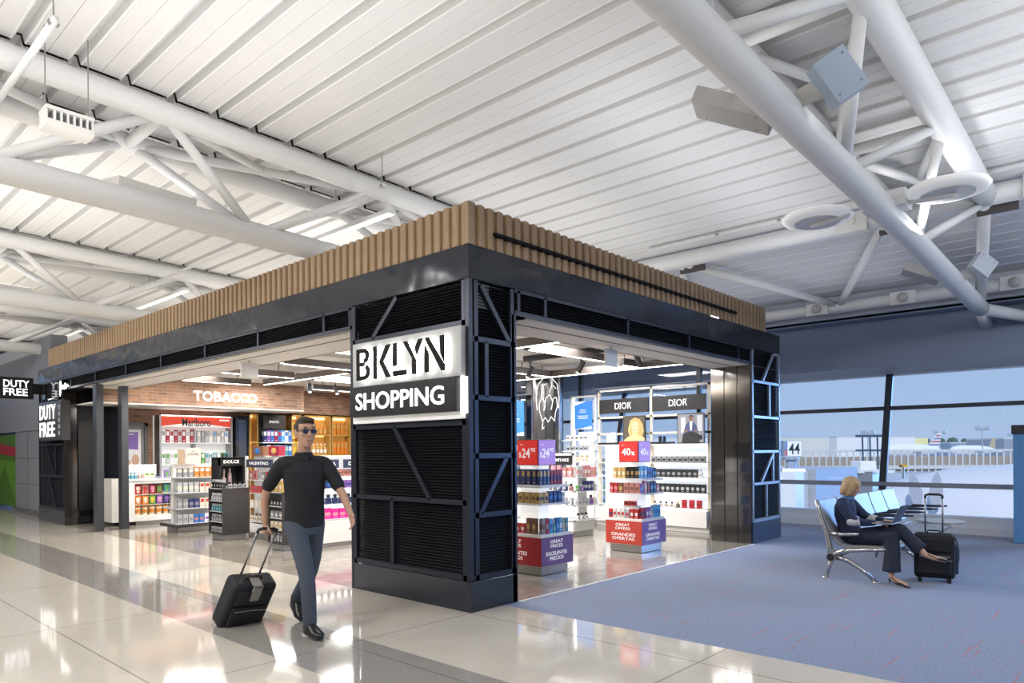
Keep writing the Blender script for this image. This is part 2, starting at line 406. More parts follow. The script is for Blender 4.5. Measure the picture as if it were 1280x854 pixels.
# sloping soffit from the eaves tube down to the window wall
XP = 6.05; ZP = 4.74
XE = xs[-1]+PIT
b = M()
N = 9
SX0, SZ0, SX1, SZ1 = XP+.12, ZP-.03, 9.35, 4.40
for i in range(N):
    t0, t1 = i/N, (i+1)/N
    xa, xb = SX0+(SX1-SX0)*t0, SX0+(SX1-SX0)*t1; za, zb_ = SZ0+(SZ1-SZ0)*t0, SZ0+(SZ1-SZ0)*t1
    b.add([(xa, -16, za), (xb-.012, -16, zb_), (xb-.012, -16, zb_+.03), (xb, -16, zb_+.03), (xa, 26, za), (xb-.012, 26, zb_), (xb-.012, 26, zb_+.03), (xb, 26, zb_+.03)], [(0, 4, 5, 1), (1, 5, 6, 2), (2, 6, 7, 3)])
b.box(XE-.05, -16, dz(5.9)-.01, XP+.2, 26, dz(5.9)+.12)
b.box(9.35, -16, 4.40, 9.9, 26, 4.45)
struct(b.build('ceiling_soffit', mat('soffit_panel', (.70, .69, .70), .6)))
# window wall: sill kerb, leaning frames, glass, head, bulkhead
LX = lambda z: 9.95+(z-.5)*.26 if z > .5 else 9.95
b = M(); b.box(9.78, -16, 0, 10.1, 26, .12); b.box(9.86, -16, .12, 10.1, 26, .30); struct(b.build('wall_window_base', mat('pale_kerb', (.62, .63, .68), .5)))
b = M()
b.box(9.9, -16, 3.05, 10.05, 26, 3.95); b.box(9.55, -16, 3.93, 10.05, 26, 4.45)
struct(b.build('wall_bulkhead', BULK))
b = M(); b.box(9.55, -16, 3.955, 9.90, 26, 4.02); b.box(9.45, -16, 3.99, 9.56, 26, 4.45); struct(b.build('trim_2', mat('pale_blue_trim', (.60, .63, .70), .5)))
b = M(); b.add([(9.9, -16, 3.05), (10.75, -16, 2.93), (10.75, -16, 3.1), (9.9, -16, 3.1), (9.9, 26, 3.05), (10.75, 26, 2.93), (10.75, 26, 3.1), (9.9, 26, 3.1)], [(0, 4, 5, 1), (1, 5, 6, 2), (3, 2, 6, 7), (0, 1, 2, 3), (4, 7, 6, 5)])
struct(b.build('trim_3', mat('window_head_paint', (.82, .81, .80), .6)))
b = M(); z0, z1 = .30, 2.97
b.quad((LX(z0)+.03, -16, z0), (LX(z0)+.03, 26, z0), (LX(.5)+.03, 26, .5), (LX(.5)+.03, -16, .5))
b.quad((LX(.5)+.03, -16, .5), (LX(.5)+.03, 26, .5), (LX(z1)+.03, 26, z1), (LX(z1)+.03, -16, z1))
struct(b.build('window_glazing', GLASS))
DKF = mat('dark_window_frame', (.02, .025, .04), .4); LTF = mat('grey_window_rail', (.27, .28, .33), .4)
win = struct(thing('window_1', None, None))
b = M()
for z, h in ((2.285, .075),): b.bar((LX(z), -16, z), (LX(z), 26, z), .10, h)
b.build('window_frame', DKF, win)
b = M(); b.bar((LX(.83), -16, .83), (LX(.83), 26, .83), .10, .085); b.build('window_rail', LTF, win)
k = 0
for y in (-10.1, -7.04, -3.98-.0, -.918, 2.14, 5.2, 8.26, 11.3, 14.4, 17.5):
    yy = y
    b = M(); b.bar((LX(.3), yy, .3), (LX(.5), yy, .5), .085, .12, (0, 1, 0)); b.bar((LX(.5), yy, .5), (LX(3.0), yy, 3.0), .085, .12, (0, 1, 0))
    if y == -3.98: continue
    b.build('window_frame', DKF, win)
# far walls at the walkway's end
b = M(); b.box(.30, 14.2, .12, .6, 17.6, 2.1); b.box(.26, 14.2, 2.1, .6, 26, 4.3); b.box(.30, 20, 0, .6, 26, 2.1)
struct(b.build('wall_left', WALLG))
b = M(); b.box(.24, 14.2, 0, .3, 17.6, .12); struct(b.build('baseboard_left', mat('steel_skirting', (.25, .26, .3), .25, metal=.7)))
b = M(); b.box(-.6, 26, 0, 10.2, 26.2, 6); struct(b.build('wall_back', WALLG))
b = M(); b.box(-16, 26, 0, -.6, 26.2, 3.2); struct(b.build('wall_back_low', mat('dim_wall', (.25, .25, .26), .6)))
b = M(); b.box(-16, -16.2, 0, 10.2, -16, 5.6); struct(b.build('wall_front', mat('pale_wall', (.5, .49, .47), .7)))
b = M(); b.box(-16.2, -16, 0, -16, 26, 5.6); struct(b.build('wall_side', mat('pale_wall', (.5, .49, .47), .7)))
b = M(); b.box(.32, 17.6, 0.1, .5, 20, 2.05)
g = b.build('wall_graphic', [mat('green_graphic', (.06, .16, .01), .4)]); tag(g, 'green glowing wall graphic beyond the grey panel wall at the walkway end', 'wall graphic')
b = M(); b.prism([(0, 1.45), (2.4, 1.35), (2.4, 1.6), (0, 1.75)], (.315, 20, .1), (0, -1, 0), (0, 0, 1), (-.004, 0, 0)); b.build('red_stripe', mat('red_graphic', (.35, .02, .04), .4), g)
b = M(); b.prism([(0, .2), (1.2, 1.1), (2.4, .1), (2.4, 1.2), (0, 1.3)], (.314, 20, .1), (0, -1, 0), (0, 0, 1), (-.004, 0, 0)); b.build('green_facet', mat('green_facet', (.10, .26, .02), .4), g)
b = M()
for y in (15.3, 16.4): b.box(.296, y-.006, .14, .302, y+.006, 2.08)
for z in (.75, 1.4): b.box(.296, 14.3, z-.006, .302, 17.5, z+.006)
struct(b.build('trim_4', DARKGAP))

# ------------------------------------------------------------------ trusses
T_N = [-1.72+2.64*k for k in range(-5, 4)]
B_N = [-.5+2.64*k for k in range(-5, 3)]
def truss(yc, label, first=-5, struct_end=True):
    t = thing('roof_truss', label, 'truss', (0, yc, 0), 'white tubular roof trusses')
    def P(X, dy, z): return (X, yc+dy, z)
    XS = [-13+1.0*i for i in range(0, 23)]
    b = M(); b.path([P(X, 0, zb(X)) for X in XS if X < 9]+[P(9.0, 0, zb(9.0))], .125 if yc < 0 else .135, 20)
    b.ball(P(9.05, 0, zb(9)), .05, .12, .12); b.build('bottom_chord', WHITE_STEEL, t, smooth=True)
    for s in (-1, 1):
        b = M(); b.path([P(X, s*W2, zt(X)) for X in XS if X < 6]+[P(6.0, s*W2, zt(6))], .135 if yc < 0 else .115, 18); b.build('top_chord', WHITE_STEEL, t, smooth=True)
    for X in T_N:
        if X > 6.1: continue
        b = M(); b.tube(P(X, -W2, zt(X)-.02), P(X, W2, zt(X)-.02), .06); b.build('cross_bar', WHITE_STEEL, t, smooth=True)
    for i, X in enumerate(T_N[:-1]):
        s = -1 if i % 2 else 1
        X2 = T_N[i+1]
        if X2 > 6.3: continue
        b = M(); b.tube(P(X, -W2*s, zt(X)-.03), P(X2, W2*s, zt(X2)-.03), .05); b.build('plan_brace', WHITE_STEEL, t, smooth=True)
        b = M(); b.tube(P(X, W2*s, zt(X)-.05), P((X+X2)/2, 0, zt(X)-.05), .045); b.build('plan_brace', WHITE_STEEL, t, smooth=True)
    for X in B_N:
        for s in (-1, 1):
            for dx in (-1.22, 1.42):
                if X+dx > 6.2 or X+dx < -13: continue
                b = M(); b.tube(P(X, 0, zb(X)), P(X+dx, s*W2, zt(X+dx)), .052); b.build('web_strut', WHITE_STEEL, t, smooth=True)
    for s in (-1, 1):
        b = M(); b.tube(P(6.0, s*W2, zt(6)), P(8.95, 0, zb(8.95)), .075); b.build('end_strut', WHITE_STEEL, t, smooth=True)
    b = M(); b.tube(P(9.0, 0, zb(9)-.02), P(9.93, .05, 3.62), .095); b.build('end_prop', WHITE_STEEL, t, smooth=True)
    b = M(); b.tube(P(9.0, 0, zb(9)), P(9.93, -.62, 3.66), .095); b.build('end_prop', WHITE_STEEL, t, smooth=True)
    return t
truss(-8.5, 'white tubular roof truss over the seating, farther along the window wall')
truss(-2.65, 'white tubular roof truss above the lounge carpet with two floodlight pairs')
truss(3.05, 'white tubular roof truss crossing just above the timber parapet of the shop')
truss(9.1, 'second white tubular roof truss crossing over the shop roof, warmly lit')
truss(15.1, 'white tubular roof truss just beyond the far end of the shop')
truss(21.1, 'farthest white tubular roof truss over the end of the walkway')
# eaves tube, cavities, wall tube with plates, diagonal braces under the soffit
e = thing('eaves_tube', 'thick white horizontal tube where flat roof deck meets the sloping soffit', 'roof tube', (XP, 0, ZP))
b = M(); b.tube((XP, -16, ZP-.05), (XP, 26, ZP-.05), .13, n=24); b.build('tube', WHITE_STEEL, e, smooth=True)
for y in (-2.1, -3.25, 1.0, -8, 6.2, 3.6):
    b = M(); b.box(XP+.14, y-.22, ZP-.24, XP+.20, y+.22, ZP-.03); b.build('strut_pocket', DARKGAP, e)
for y in (-3.75, -1.6):
    b = M(); b.box(XP-.15, y-.2, ZP-.2, XP+.02, y+.2, ZP+.08); b.tube((XP-.17, y, ZP-.06), (XP-.14, y, ZP-.06), .05); b.build('joint_plate', WHITE_STEEL_WARM, e)
w = thing('wall_tube', 'white horizontal tube with round joint plates above the blue grey bulkhead', 'roof tube', (9.2, 0, 4.14))
b = M(); b.tube((9.2, -16, 4.14), (9.2, 26, 4.14), .105, n=24); b.build('tube', WHITE_STEEL_WARM, w, smooth=True)
for y in (-8.4, -3.1, -2.1+.6, -9.9, 4.5, -0.05):
    b = M(); b.box(9.06, y-.2, 4.02, 9.15, y+.2, 4.25); b.build('joint_plate', WHITE_STEEL_WARM, w, bevel=.01)
    b = M(); b.tube((9.055, y, 4.135), (9.03, y, 4.135), .085, n=20); b.build('pin_cap', GREYBOX, w, smooth=True)
def brace(p, q, lab):
    b = M(); b.tube(p, q, .06, n=14); o = b.build('roof_brace', WHITE_STEEL, None, smooth=True, loc=p); tag(o, lab, 'roof brace')
brace((6.15, 1.05, 4.62), (9.15, -.35, 4.2), 'white diagonal brace rising from the wall tube towards the timber parapet end')
brace((6.15, -1.95, 4.62), (9.15, -.45, 4.2), 'white diagonal brace from the wall tube up to the eaves tube by the truss')
brace((6.15, 1.15, 4.62), (9.15, 2.6, 4.2), 'short white brace seen just above the timber parapet')
brace((6.15, -3.6, 4.62), (9.15, -5.6, 4.2), 'white brace by the window wall on the lounge side of the truss')
# sprinkler pipes with hangers
def pipe(x, y0, y1, z, r, lab, hang):
    t = thing('sprinkler_pipe', lab, 'pipe', (x, y0, z))
    b = M(); b.tube((x, y0, z), (x, y1, z), r); b.build('pipe', WHITE_STEEL, t, smooth=True)
    for y in hang:
        b = M(); b.tube((x, y, z), (x, y, dz(x)), .006, n=6); b.lathe((x, y, z-.01), [(r+.008, -.012), (r+.012, 0), (r+.008, .02)], 10); b.build('hanger_rod', GREYM, t)
pipe(-2.97, 1.3, 8.5, 4.72, .028, 'thin white sprinkler pipe hung by the nearest edge of the roof over the walkway', (1.35, 4.5))
pipe(.5, 1.9, 8.6, 4.62, .022, 'thin white pipe hung under the truss just above the parapet corner', (1.95, 2.9))
pipe(.5, 8.9, 15, 4.62, .022, 'thin white pipe under the second truss, lit warm from below', (8.95, 9.9))
pipe(5.5, -14, 1.4, 4.8, .03, 'long thin white sprinkler pipe running beside the eaves tube', (-3.7, -.75, .2))
def linear(x, y0, y1, z, lab):
    t = thing('glow_bar', lab, 'lamp', (x, y0, z))
    b = M(); b.box(x-.06, y0, z, x+.06, y1, z+.05); b.build('housing', WHITE_STEEL, t)
    b = M(); b.box(x-.045, y0+.02, z-.012, x+.045, y1-.02, z); b.build('glowing_face', mat('painted_bar_glow', (1, 1, 1), .5, emit=(1, .96, .88), es=.8), t)  # bars only catch the uplights; that brightness is painted as emission underneath
linear(.95, 2.35, 4.7, 4.5, 'slim white bar with painted-on glow hung across the truss above the parapet corner')
linear(.95, 8.4, 10.9, 4.5, 'slim white bar with painted-on glow across the second truss')
linear(.95, 14.4, 16.9, 4.5, 'slim white bar with painted-on glow across the truss beyond the shop')
# floodlight pairs on the chords
def flood(c, yaw, pitch, lab, m, w=.36, h=.44, d=.13, arm=None, mx3=None):
    t = thing('floodlight', lab, 'floodlight', (0, 0, 0))
    R = Matrix.Rotation(yaw, 4, 'Z') @ Matrix.Rotation(pitch, 4, 'X')
    b = M(); b.box(-w/2, -h/2, -d/2, w/2, h/2, d/2); b.build('housing', m, t, bevel=.006)
    b = M(); b.box(-w/2+.03, -h/2+.03, d/2, w/2-.03, h/2-.03, d/2+.006); b.build('lens', mat('floodlight_lens', (.85, .88, .9), .15, emit=(1, 1, 1), es=2), t)
    for x, y in ((-w*.35, -h*.35), (w*.35, -h*.35), (w*.35, h*.35)):
        b = M(); b.tube((x, y, -d/2-.004), (x, y, -d/2), .010, n=8); b.build('screw', GREYM, t)
    if mx3 is not None: R = mx3
    t.matrix_world = Matrix.Translation(V3(c)) @ R
    if arm:
        q = (Matrix.Translation(V3(c)) @ R).inverted() @ V3(arm)
        b = M(); b.bar((0, 0, 0), q, .13, .035); b.build('mounting_arm', GREYBOX, t, bevel=.004)
    return t
def facing(px_u, px_v):
    '''orientation whose back faces down to the walkway, with its edges along two directions across the hall'''
    u = (cR*px_u[0]-cU*px_u[1]).normalized(); v = (cR*px_v[0]-cU*px_v[1]); v = (v-u*v.dot(u)).normalized(); w_ = u.cross(v)
    if w_.dot(Fw) < 0: v = -v; w_ = -w_
    return Matrix((u, v, w_)).transposed().to_4x4()
flood((.82, -2.21, 4.22), radians(20), radians(24), 'grey white floodlight box on the chord side facing the shop', GREYBOX, .34, .62, .12, (1.2, -2.62, 4.05))
flood((.83, -3.0, 4.20), radians(-60), radians(-52), 'pale blue square floodlight box on the chord side away from the shop', GREYBLUE, .34, .27, .12, (.75, -2.66, 4.08), facing((33, 46), (34, -24)))
flood((6.9, -2.25, 4.02), radians(20), radians(24), 'small white floodlight box near the window end of the chord, shop side', GREYBOX, .34, .5, .12, (7.0, -2.62, 3.85))
flood((6.95, -2.98, 4.02), radians(-60), radians(-52), 'small pale floodlight box near the window end of the chord, lounge side', mat('pale_housing', (.62, .66, .72), .5), .28, .26, .12, (6.9, -2.66, 3.85), facing((20, 15), (18, -14)))
flood((-1.55, 3.33, 4.32), radians(8), radians(6), 'flat off-white floodlight box above the lower chord over the walkway', WHITE_STEEL_WARM, .85, .34, .10, (-1.6, 3.1, 4.12))
flood((-1.7, 9.4, 4.28), radians(8), radians(6), 'flat off-white floodlight box on the second truss over the walkway', WHITE_STEEL_WARM, .85, .34, .10, (-1.6, 9.15, 4.1))
# grey uplight boxes that peek over the timber parapet
for x, y, lab in ((.35, 2.35, 'grey uplight box peeking over the timber parapet nearest its corner'), (.35, 6.0, 'grey uplight box peeking over the parapet midway along the walkway'), (.35, 10.4, 'grey uplight box peeking over the parapet near its far end')):
    t = thing('roof_uplight_box', lab, 'uplight', (x, y, 3.45))
    b = M(); b.add([(x-.12, y-.22, 3.78), (x+.2, y-.22, 3.70), (x+.2, y+.22, 3.70), (x-.12, y+.22, 3.78), (x-.12, y-.22, 3.92), (x+.12, y-.22, 4.02), (x+.12, y+.22, 4.02), (x-.12, y+.22, 3.92)], [(0,3,2,1),(4,5,6,7),(0,1,5,4),(1,2,6,5),(2,3,7,6),(3,0,4,7)]); b.build('housing', GREYBOX, t, bevel=.006)
    b = M(); b.tube((x, y, 3.44), (x, y, 3.76), .02); b.build('stand', GREYM, t)
# oval fixtures with their arm, clamped to the chord
t = thing('twin_disc_luminaire', 'white twin disc luminaire clamped across the truss chord below the eaves tube', 'lamp', (3.5, -2.65, zb(3.5)))
b = M(); b.bar((3.5, -2.12, 4.10), (3.5, -3.05, 4.09), .10, .07); b.box(3.36, -2.86, 3.98, 3.64, -2.44, 4.15); b.build('clamp_arm', WHITE_STEEL, t, bevel=.008)
for y in (-1.95, -3.20):
    b = M(); b.lathe((3.5, y, 4.07), [(.02, -.03), (.16, -.035), (.27, -.05), (.34, -.035), (.37, 0), (.35, .03), (.22, .07), (.02, .08)], 36); b.build('disc', mat('lit_disc', (.85, .85, .85), .4, emit=(1, 1, 1), es=.22), t, smooth=True)
    b = M(); b.lathe((3.5, y, 4.022), [(.22, -.006), (.24, -.010), (.24, .004), (.22, .004)], 28); b.build('reflector_ring', WHITE_STEEL, t, smooth=True)
    s_ = 1 if y > -2.6 else -1
    b = M(); b.limb([(3.5, y-s_*.30, 4.04), (3.5, y+s_*.05, 4.0)], [.045, .035]); b.build('spigot', WHITE_STEEL, t, smooth=True)
t = thing('hung_speaker', 'small off-white finned unit hung from wires under the nearest truss', 'speaker', (-2.7, 2.15, 4.3))
b = M(); b.box(-2.86, 2.0, 4.22, -2.50, 2.22, 4.27); b.box(-2.86, 2.0, 4.35, -2.50, 2.22, 4.38); b.box(-2.86, 2.02, 4.27, -2.84, 2.2, 4.35); b.box(-2.52, 2.02, 4.27, -2.50, 2.2, 4.35); b.build('housing', WHITE_STEEL_WARM, t, bevel=.004)
for i in range(6):
    b = M(); b.box(-2.80+i*.048, 2.01, 4.27, -2.785+i*.048, 2.20, 4.35); b.build('fin', WHITE_STEEL, t)
for xw in (-2.84, -2.52):
    b = M(); b.tube((xw, 2.1, 4.38), (xw, 2.1, dz(xw)+.02), .005, n=6); b.build('hanging_wire', GREYM, t)

# ================================================================== THE SHOP'S SHELL
ZO = 2.85      # head of the openings
ZF0, ZF1, ZC = 3.10, 3.437, 3.83
shop = thing('shop_canopy', 'dark polished fascia with scalloped timber parapet capping the duty free shop', 'canopy', (0, 0, ZF0))
# timber parapet, scalloped
def scallop(L, fl):
    pts = []; n = int(round(L/.13)); p = L/n
    for k in range(n):
        for t, d in ((0, 0), (.04, .030), (.16, .040), (.38, .038), (.62, .028), (.82, .014), (.95, .003)):
            pts.append((k*p+t*p, -d))
    pts.append((L, 0)); return pts
b = M()
px_ = scallop(6.86, 0); py_ = scallop(13.4, 0)
outer = [(x, .03+d, 0) for x, d in px_]
n = len(outer)
b.add([(x, y, ZF1) for x, y, _ in outer]+[(x, y, ZC) for x, y, _ in outer]+[(x, .10, ZC) for x, y, _ in outer], [(i, i+1, n+i+1, n+i) for i in range(n-1)]+[(n+i, n+i+1, 2*n+i+1, 2*n+i) for i in range(n-1)])
outer = [(.03+d, y) for y, d in py_]; n = len(outer)
b.add([(x, y, ZF1) for x, y in outer]+[(x, y, ZC) for x, y in outer]+[(.10, y, ZC) for x, y in outer], [(i+1, i, n+i, n+i+1) for i in range(n-1)]+[(n+i+1, n+i, 2*n+i, 2*n+i+1) for i in range(n-1)])
b.box(.03, 13.36, ZF1, 6.86, 13.42, ZC); b.box(6.82, .03, ZF1, 6.88, 13.42, ZC)
b.quad((.10, .03, ZF1), (.10, 13.4, ZF1), (.10, 13.4, ZC), (.10, .03, ZC)); b.quad((.03, .10, ZF1), (.03, .10, ZC), (6.86, .10, ZC), (6.86, .10, ZF1))
b.box(-.012, -.012, ZF1, .035, .035, ZC); b.build('timber_parapet', TIMBER, shop)
b = M(); b.box(7.0, .6, ZF1, 7.3, 1.4, ZF1+.09); b.build('roof_hatch', TIMBER, shop)
b = M(); b.box(0, 0, ZF0+.02, 7.4, .05, ZF1); b.box(0, .05, ZF0+.02, .05, 14.14, ZF1); b.box(7.35, .05, ZF0+.02, 7.4, 14.14, ZF1); b.box(0, 14.14, ZF0+.02, 7.4, 14.19, ZF1)
b.build('fascia', FASCIA, shop)
b = M()
for x in (1.55, 3.1, 4.65, 6.2): b.box(x-.003, -.0015, ZF0+.03, x+.003, .0, ZF1)
for y in (2.45, 4.9, 7.4, 9.9, 12.3): b.box(-.0015, y-.003, ZF0+.03, 0, y+.003, ZF1)
b.build('fascia_joints', BLACK, shop)
b = M(); b.box(.1, .1, ZF1-.05, 6.85, 13.4, ZF1-.01); b.build('roof_sheet', mat('roof_sheet', (.55, .54, .52), .7), shop)
b = M(); b.box(.33, -.035, 3.575, 5.66, .0, 3.605)
for i in range(42): x = .36+i*.127; b.box(x, -.045, 3.565, x+.07, -.0, 3.58)
b.build('slot_track', mat('slot_black', (.006, .006, .008), .7, spec=.2), shop)
b = M(); b.box(4.35+.5, -.01, ZF1-.012, 5.1, .02, ZF1+.008); b.build('fascia_spotlight', LITW, shop)

def louvre(parent, face, a0, a1, z0, z1):
    """louvre field on face 'X' (plane x=0, along y) or 'Y' (plane y=0, along x)"""
    b = M(); n = max(2, int((z1-z0)/.030)); p = (z1-z0)/n
    def bx(u0, u1, d0, d1, za, zb2):
        if face == 'X': b.box(d0, u0, za, d1, u1, zb2)
        else: b.box(u0, d0, za, u1, d1, zb2)
    bx(a0, a1, .06, .07, z0, z1)
    for i in range(n):
        z = z0+i*p
        if face == 'X': b.add([(.022, a0, z), (.022, a1, z), (.05, a0, z+p*.8), (.05, a1, z+p*.8), (.028, a0, z-.004), (.028, a1, z-.004)], [(0, 2, 3, 1), (4, 5, 1, 0)][0:2])
        else: b.add([(a0, .022, z), (a1, .022, z), (a0, .05, z+p*.8), (a1, .05, z+p*.8), (a0, .028, z-.004), (a1, .028, z-.004)], [(0, 1, 3, 2), (4, 0, 1, 5)])
    return b.build('louvre_panel', LOUV, parent)
def frames(parent, face, segs, w=.05, name='frame_bar', m=None):
    for (u0, z0, u1, z1) in segs:
        b = M()
        P = (lambda u, z: (.018, u, z)) if face == 'X' else (lambda u, z: (u, .018, z))
        upv = (1, 0, 0) if face == 'X' else (0, 1, 0)
        b.bar(P(u0, z0), P(u1, z1), w, .036, upv); b.build(name, m or FRAME, parent)
# louvre band above the openings
band = thing('louvre_band', 'band of dark louvres in steel frames over both shop openings', 'louvre band', (0, 0, ZO))
louvre(band, 'Y', .66, 6.26, 2.90, 3.10); louvre(band, 'X', 1.86, 12.2, 2.90, 3.10)
frames(band, 'Y', [(.64, 2.885, 6.28, 2.885), (.64, 3.105, 6.28, 3.105)]+[(x, 2.9, x, 3.11) for x in (.70, 1.12, 2.69, 4.22, 5.78)], .04)
frames(band, 'X', [(1.85, 2.885, 12.2, 2.885), (1.85, 3.105, 14.18, 3.105)]+[(y, 2.9, y, 3.11) for y in (1.90, 2.42, 3.97, 5.54, 7.15, 8.70, 10.30, 11.8)], .04)
b = M(); b.box(.07, .03, 2.86, .30, 14.1, 3.10); b.box(.07, .07, 2.86, 7.3, .30, 3.10); b.build('band_core', BLACK, band)

# corner pillar
cp = thing('corner_pillar', 'black louvred corner pillar with diagonal frames, carrying the big white sign', 'pillar', (0, 0, 0))
b = M(); b.box(.072, .072, .29, .60, 1.80, 3.12); b.build('core', BLACK, cp)
b = M(); b.box(0, 0, 0, .646, 1.845, .283); b.build('plinth', NAVY, cp, bevel=.003)
b = M(); b.box(.59, .0, .0, .655, .05, 2.86); b.box(0, 1.845, 0, .06, 1.89, 3.1); b.build('edge_post', FRAME, cp)
b = M(); b.box(.0, .0, .29, .05, .05, 3.12); b.build('corner_post', FRAME, cp, bevel=.004)
louvre(cp, 'X', .05, 1.82, .31, 3.10); louvre(cp, 'Y', .05, .62, .31, 3.10)
frames(cp, 'X', [(.075, .29, .075, 3.11), (1.82, .29, 1.82, 3.11), (.05, .315, 1.84, .315), (.05, 1.02, 1.84, 1.02), (.05, 1.775, 1.84, 1.775), (.05, 2.71, 1.84, 2.71),
                 (1.168, .33, 1.168, 1.02), (1.075, 3.10, 1.49, 2.72), (1.13, 1.76, .57, 1.03)], .05)
frames(cp, 'Y', [(.095, .29, .095, 3.11), (.60, .29, .60, 3.11), (.05, .315, .64, .315), (.05, .90, .64, .90), (.05, 1.46, .64, 1.46), (.05, 2.01, .64, 2.01), (.05, 2.56, .64, 2.56),
                 (.17, 3.08, .56, 2.58), (.235, 2.02, .235, 2.55), (.51, 1.44, .15, .92)], .05)
# right pillar with its steel cladding
rp = thing('window_end_pillar', 'louvred pillar at the window end with mirror-dark steel side', 'pillar', (6.26, 0, 0))
b = M(); b.box(6.33, .072, .35, 7.33, .66, 3.12); b.build('core', BLACK, rp)
b = M(); b.box(6.27, 0, 0, 7.4, .69, .345); b.build('plinth', mat('blue_plinth', (.03, .06, .12), .25, coat=.4), rp, bevel=.003)
b = M()
for y0, y1 in ((.02, .235), (.245, .455), (.465, .695)): b.box(6.235, y0, 0, 6.26, y1, 2.85)
b.build('steel_cladding', MIRROR, rp, bevel=.004)
b = M(); b.box(6.26, .02, .345, 6.32, .69, 2.85); b.build('cladding_frame', BLACK, rp)
louvre(rp, 'Y', 6.3, 7.38, .36, 3.10)
frames(rp, 'Y', [(6.295, .35, 6.295, 3.11), (7.375, .35, 7.375, 3.11), (6.27, .37, 7.4, .37), (6.27, .95, 7.4, .95), (6.27, 1.47, 7.4, 1.47), (6.27, 2.03, 7.4, 2.03), (6.27, 2.60, 7.4, 2.60),
                 (7.17, 3.12, 6.70, 2.62), (6.97, 2.04, 6.97, 2.59), (7.14, 1.46, 6.62, .96), (6.99+.12, .96, 7.11, 1.46), (6.83, .38, 6.83, .94)], .042, m=mat('pale_frame', (.30, .36, .46), .35, metal=.2))
b = M(); b.box(7.36, .05, 0, 7.4, 14.1, .3); b.build('rear_plinth', NAVY, rp)
# far pillar (walkway end)
fp = thing('walkway_end_pillar', 'black louvred pillar with stainless side at the walkway end of the shop', 'pillar', (0, 13.2, 0))
b = M(); b.box(.072, 12.3, .3, .9, 14.15, 3.12); b.build('core', BLACK, fp)
b = M(); b.box(0, 12.28, 0, .25, 14.19, .30); b.build('plinth', NAVY, fp, bevel=.003)
louvre(fp, 'X', 12.35, 14.12, .32, 3.10)
frames(fp, 'X', [(12.33, .3, 12.33, 3.11), (14.14, .3, 14.14, 3.11), (12.3, .33, 14.16, .33), (12.3, 1.02, 14.16, 1.02), (12.3, 1.72, 14.16, 1.72), (12.3, 2.66, 14.16, 2.66), (13.0, 1.03, 13.6, 1.7), (12.9, 1.03, 12.9, 1.7), (13.4, 1.0, 12.9, .34)], .05)
b = M(); b.box(.0, 12.255, 0, .235, 12.285, 2.85); b.build('steel_edge', MIRROR, fp)
b = M(); b.box(.26, 12.5, 0, .84, 12.54, 2.85); b.build('gloss_panel', mat('black_gloss_panel', (.012, .014, .02), .06, coat=.6), fp)
b = M(); b.box(.24, 12.3, 0, .27, 12.54, 2.85); b.box(.84, 11.5, 0, .87, 12.54, 2.56); b.build('return_panel', NAVY, fp)
# free-standing steel posts
for i, (x, y, lab) in enumerate(((.07, 10.37, 'dark steel post of the walkway opening nearer the far pillar'), (.55, 10.47, 'dark steel post of the walkway opening nearer the candy counter'))):
    t = thing('steel_post', lab, 'post', (x, y, 0))
    b = M(); b.box(x-.065, y-.10, 0.012, x+.065, y+.10, 2.85); b.build('shaft', mat('dark_grey_post', (.085, .09, .10), .3, metal=.5), t, bevel=.006)
    b = M(); b.box(x-.085, y-.12, 0, x+.085, y+.12, .012); b.build('base_plate', GREYM, t)

# ------------------------------------------------------------------ shop interior shell
b = M(); b.box(.06, .05, ZO, .85, 11.2, ZO+.03); b.box(.06, .05, ZO, 7.35, .75, ZO+.03); b.box(.82, .75, ZO, .85, 11.2, 3.18); b.box(.85, .72, ZO, 7.35, .75, 3.18)
struct(b.build('ceiling_border', SOFFIT))
b = M(); b.box(.28, .28, ZO-.004, .30, 11, ZO); b.box(.28, .28, ZO-.004, 6.2, .30, ZO); struct(b.build('trim_5', DARKGAP))
b = M(); b.box(.8, .7, 3.18, 7.35, 13.0, 3.22); struct(b.build('ceiling_shop', CEILP))
b = M(); b.box(.25, 11.15, 2.575, 5.0, 11.2, 3.2); b.box(4.95, 11.2, 2.575, 5.0, 12.6, 3.2)
bk = b.build('wall_brick_bulkhead', BRICK); struct(bk)
b = M(); b.box(.25, 11.152, 2.545, 5.0, 12.6, 2.575); struct(b.build('ceiling_tobacco', SOFFIT))
b = M()
for x in (1.2, 2.6, 4.0): b.box(x, 11.4, 2.54, x+.35, 11.5, 2.546)
struct(b.build('trim_6', DARKGAP))
b = M(); b.box(.86, 12.62, 0, 7.4, 12.75, 3.2); struct(b.build('wall_shop_back', BRICK))
b = M()
b.quad((7.5, .7, .0), (7.5, 12.6, 0), (7.5, 12.6, 3.1), (7.5, .7, 3.1)); struct(b.build('window_shop_glass', GLASS))
b = M()
for y in (1.55, 4.3, 5.8, 7.3, 9.2, 11.2): b.box(7.46, y-.04, 0, 7.54, y+.04, 3.1)
struct(b.build('window_shop_mullion', DKF))
b = M(); b.box(7.3, 9.2, 0, 7.44, 12.6, 3.2); struct(b.build('wall_shop_side', BRICKY))

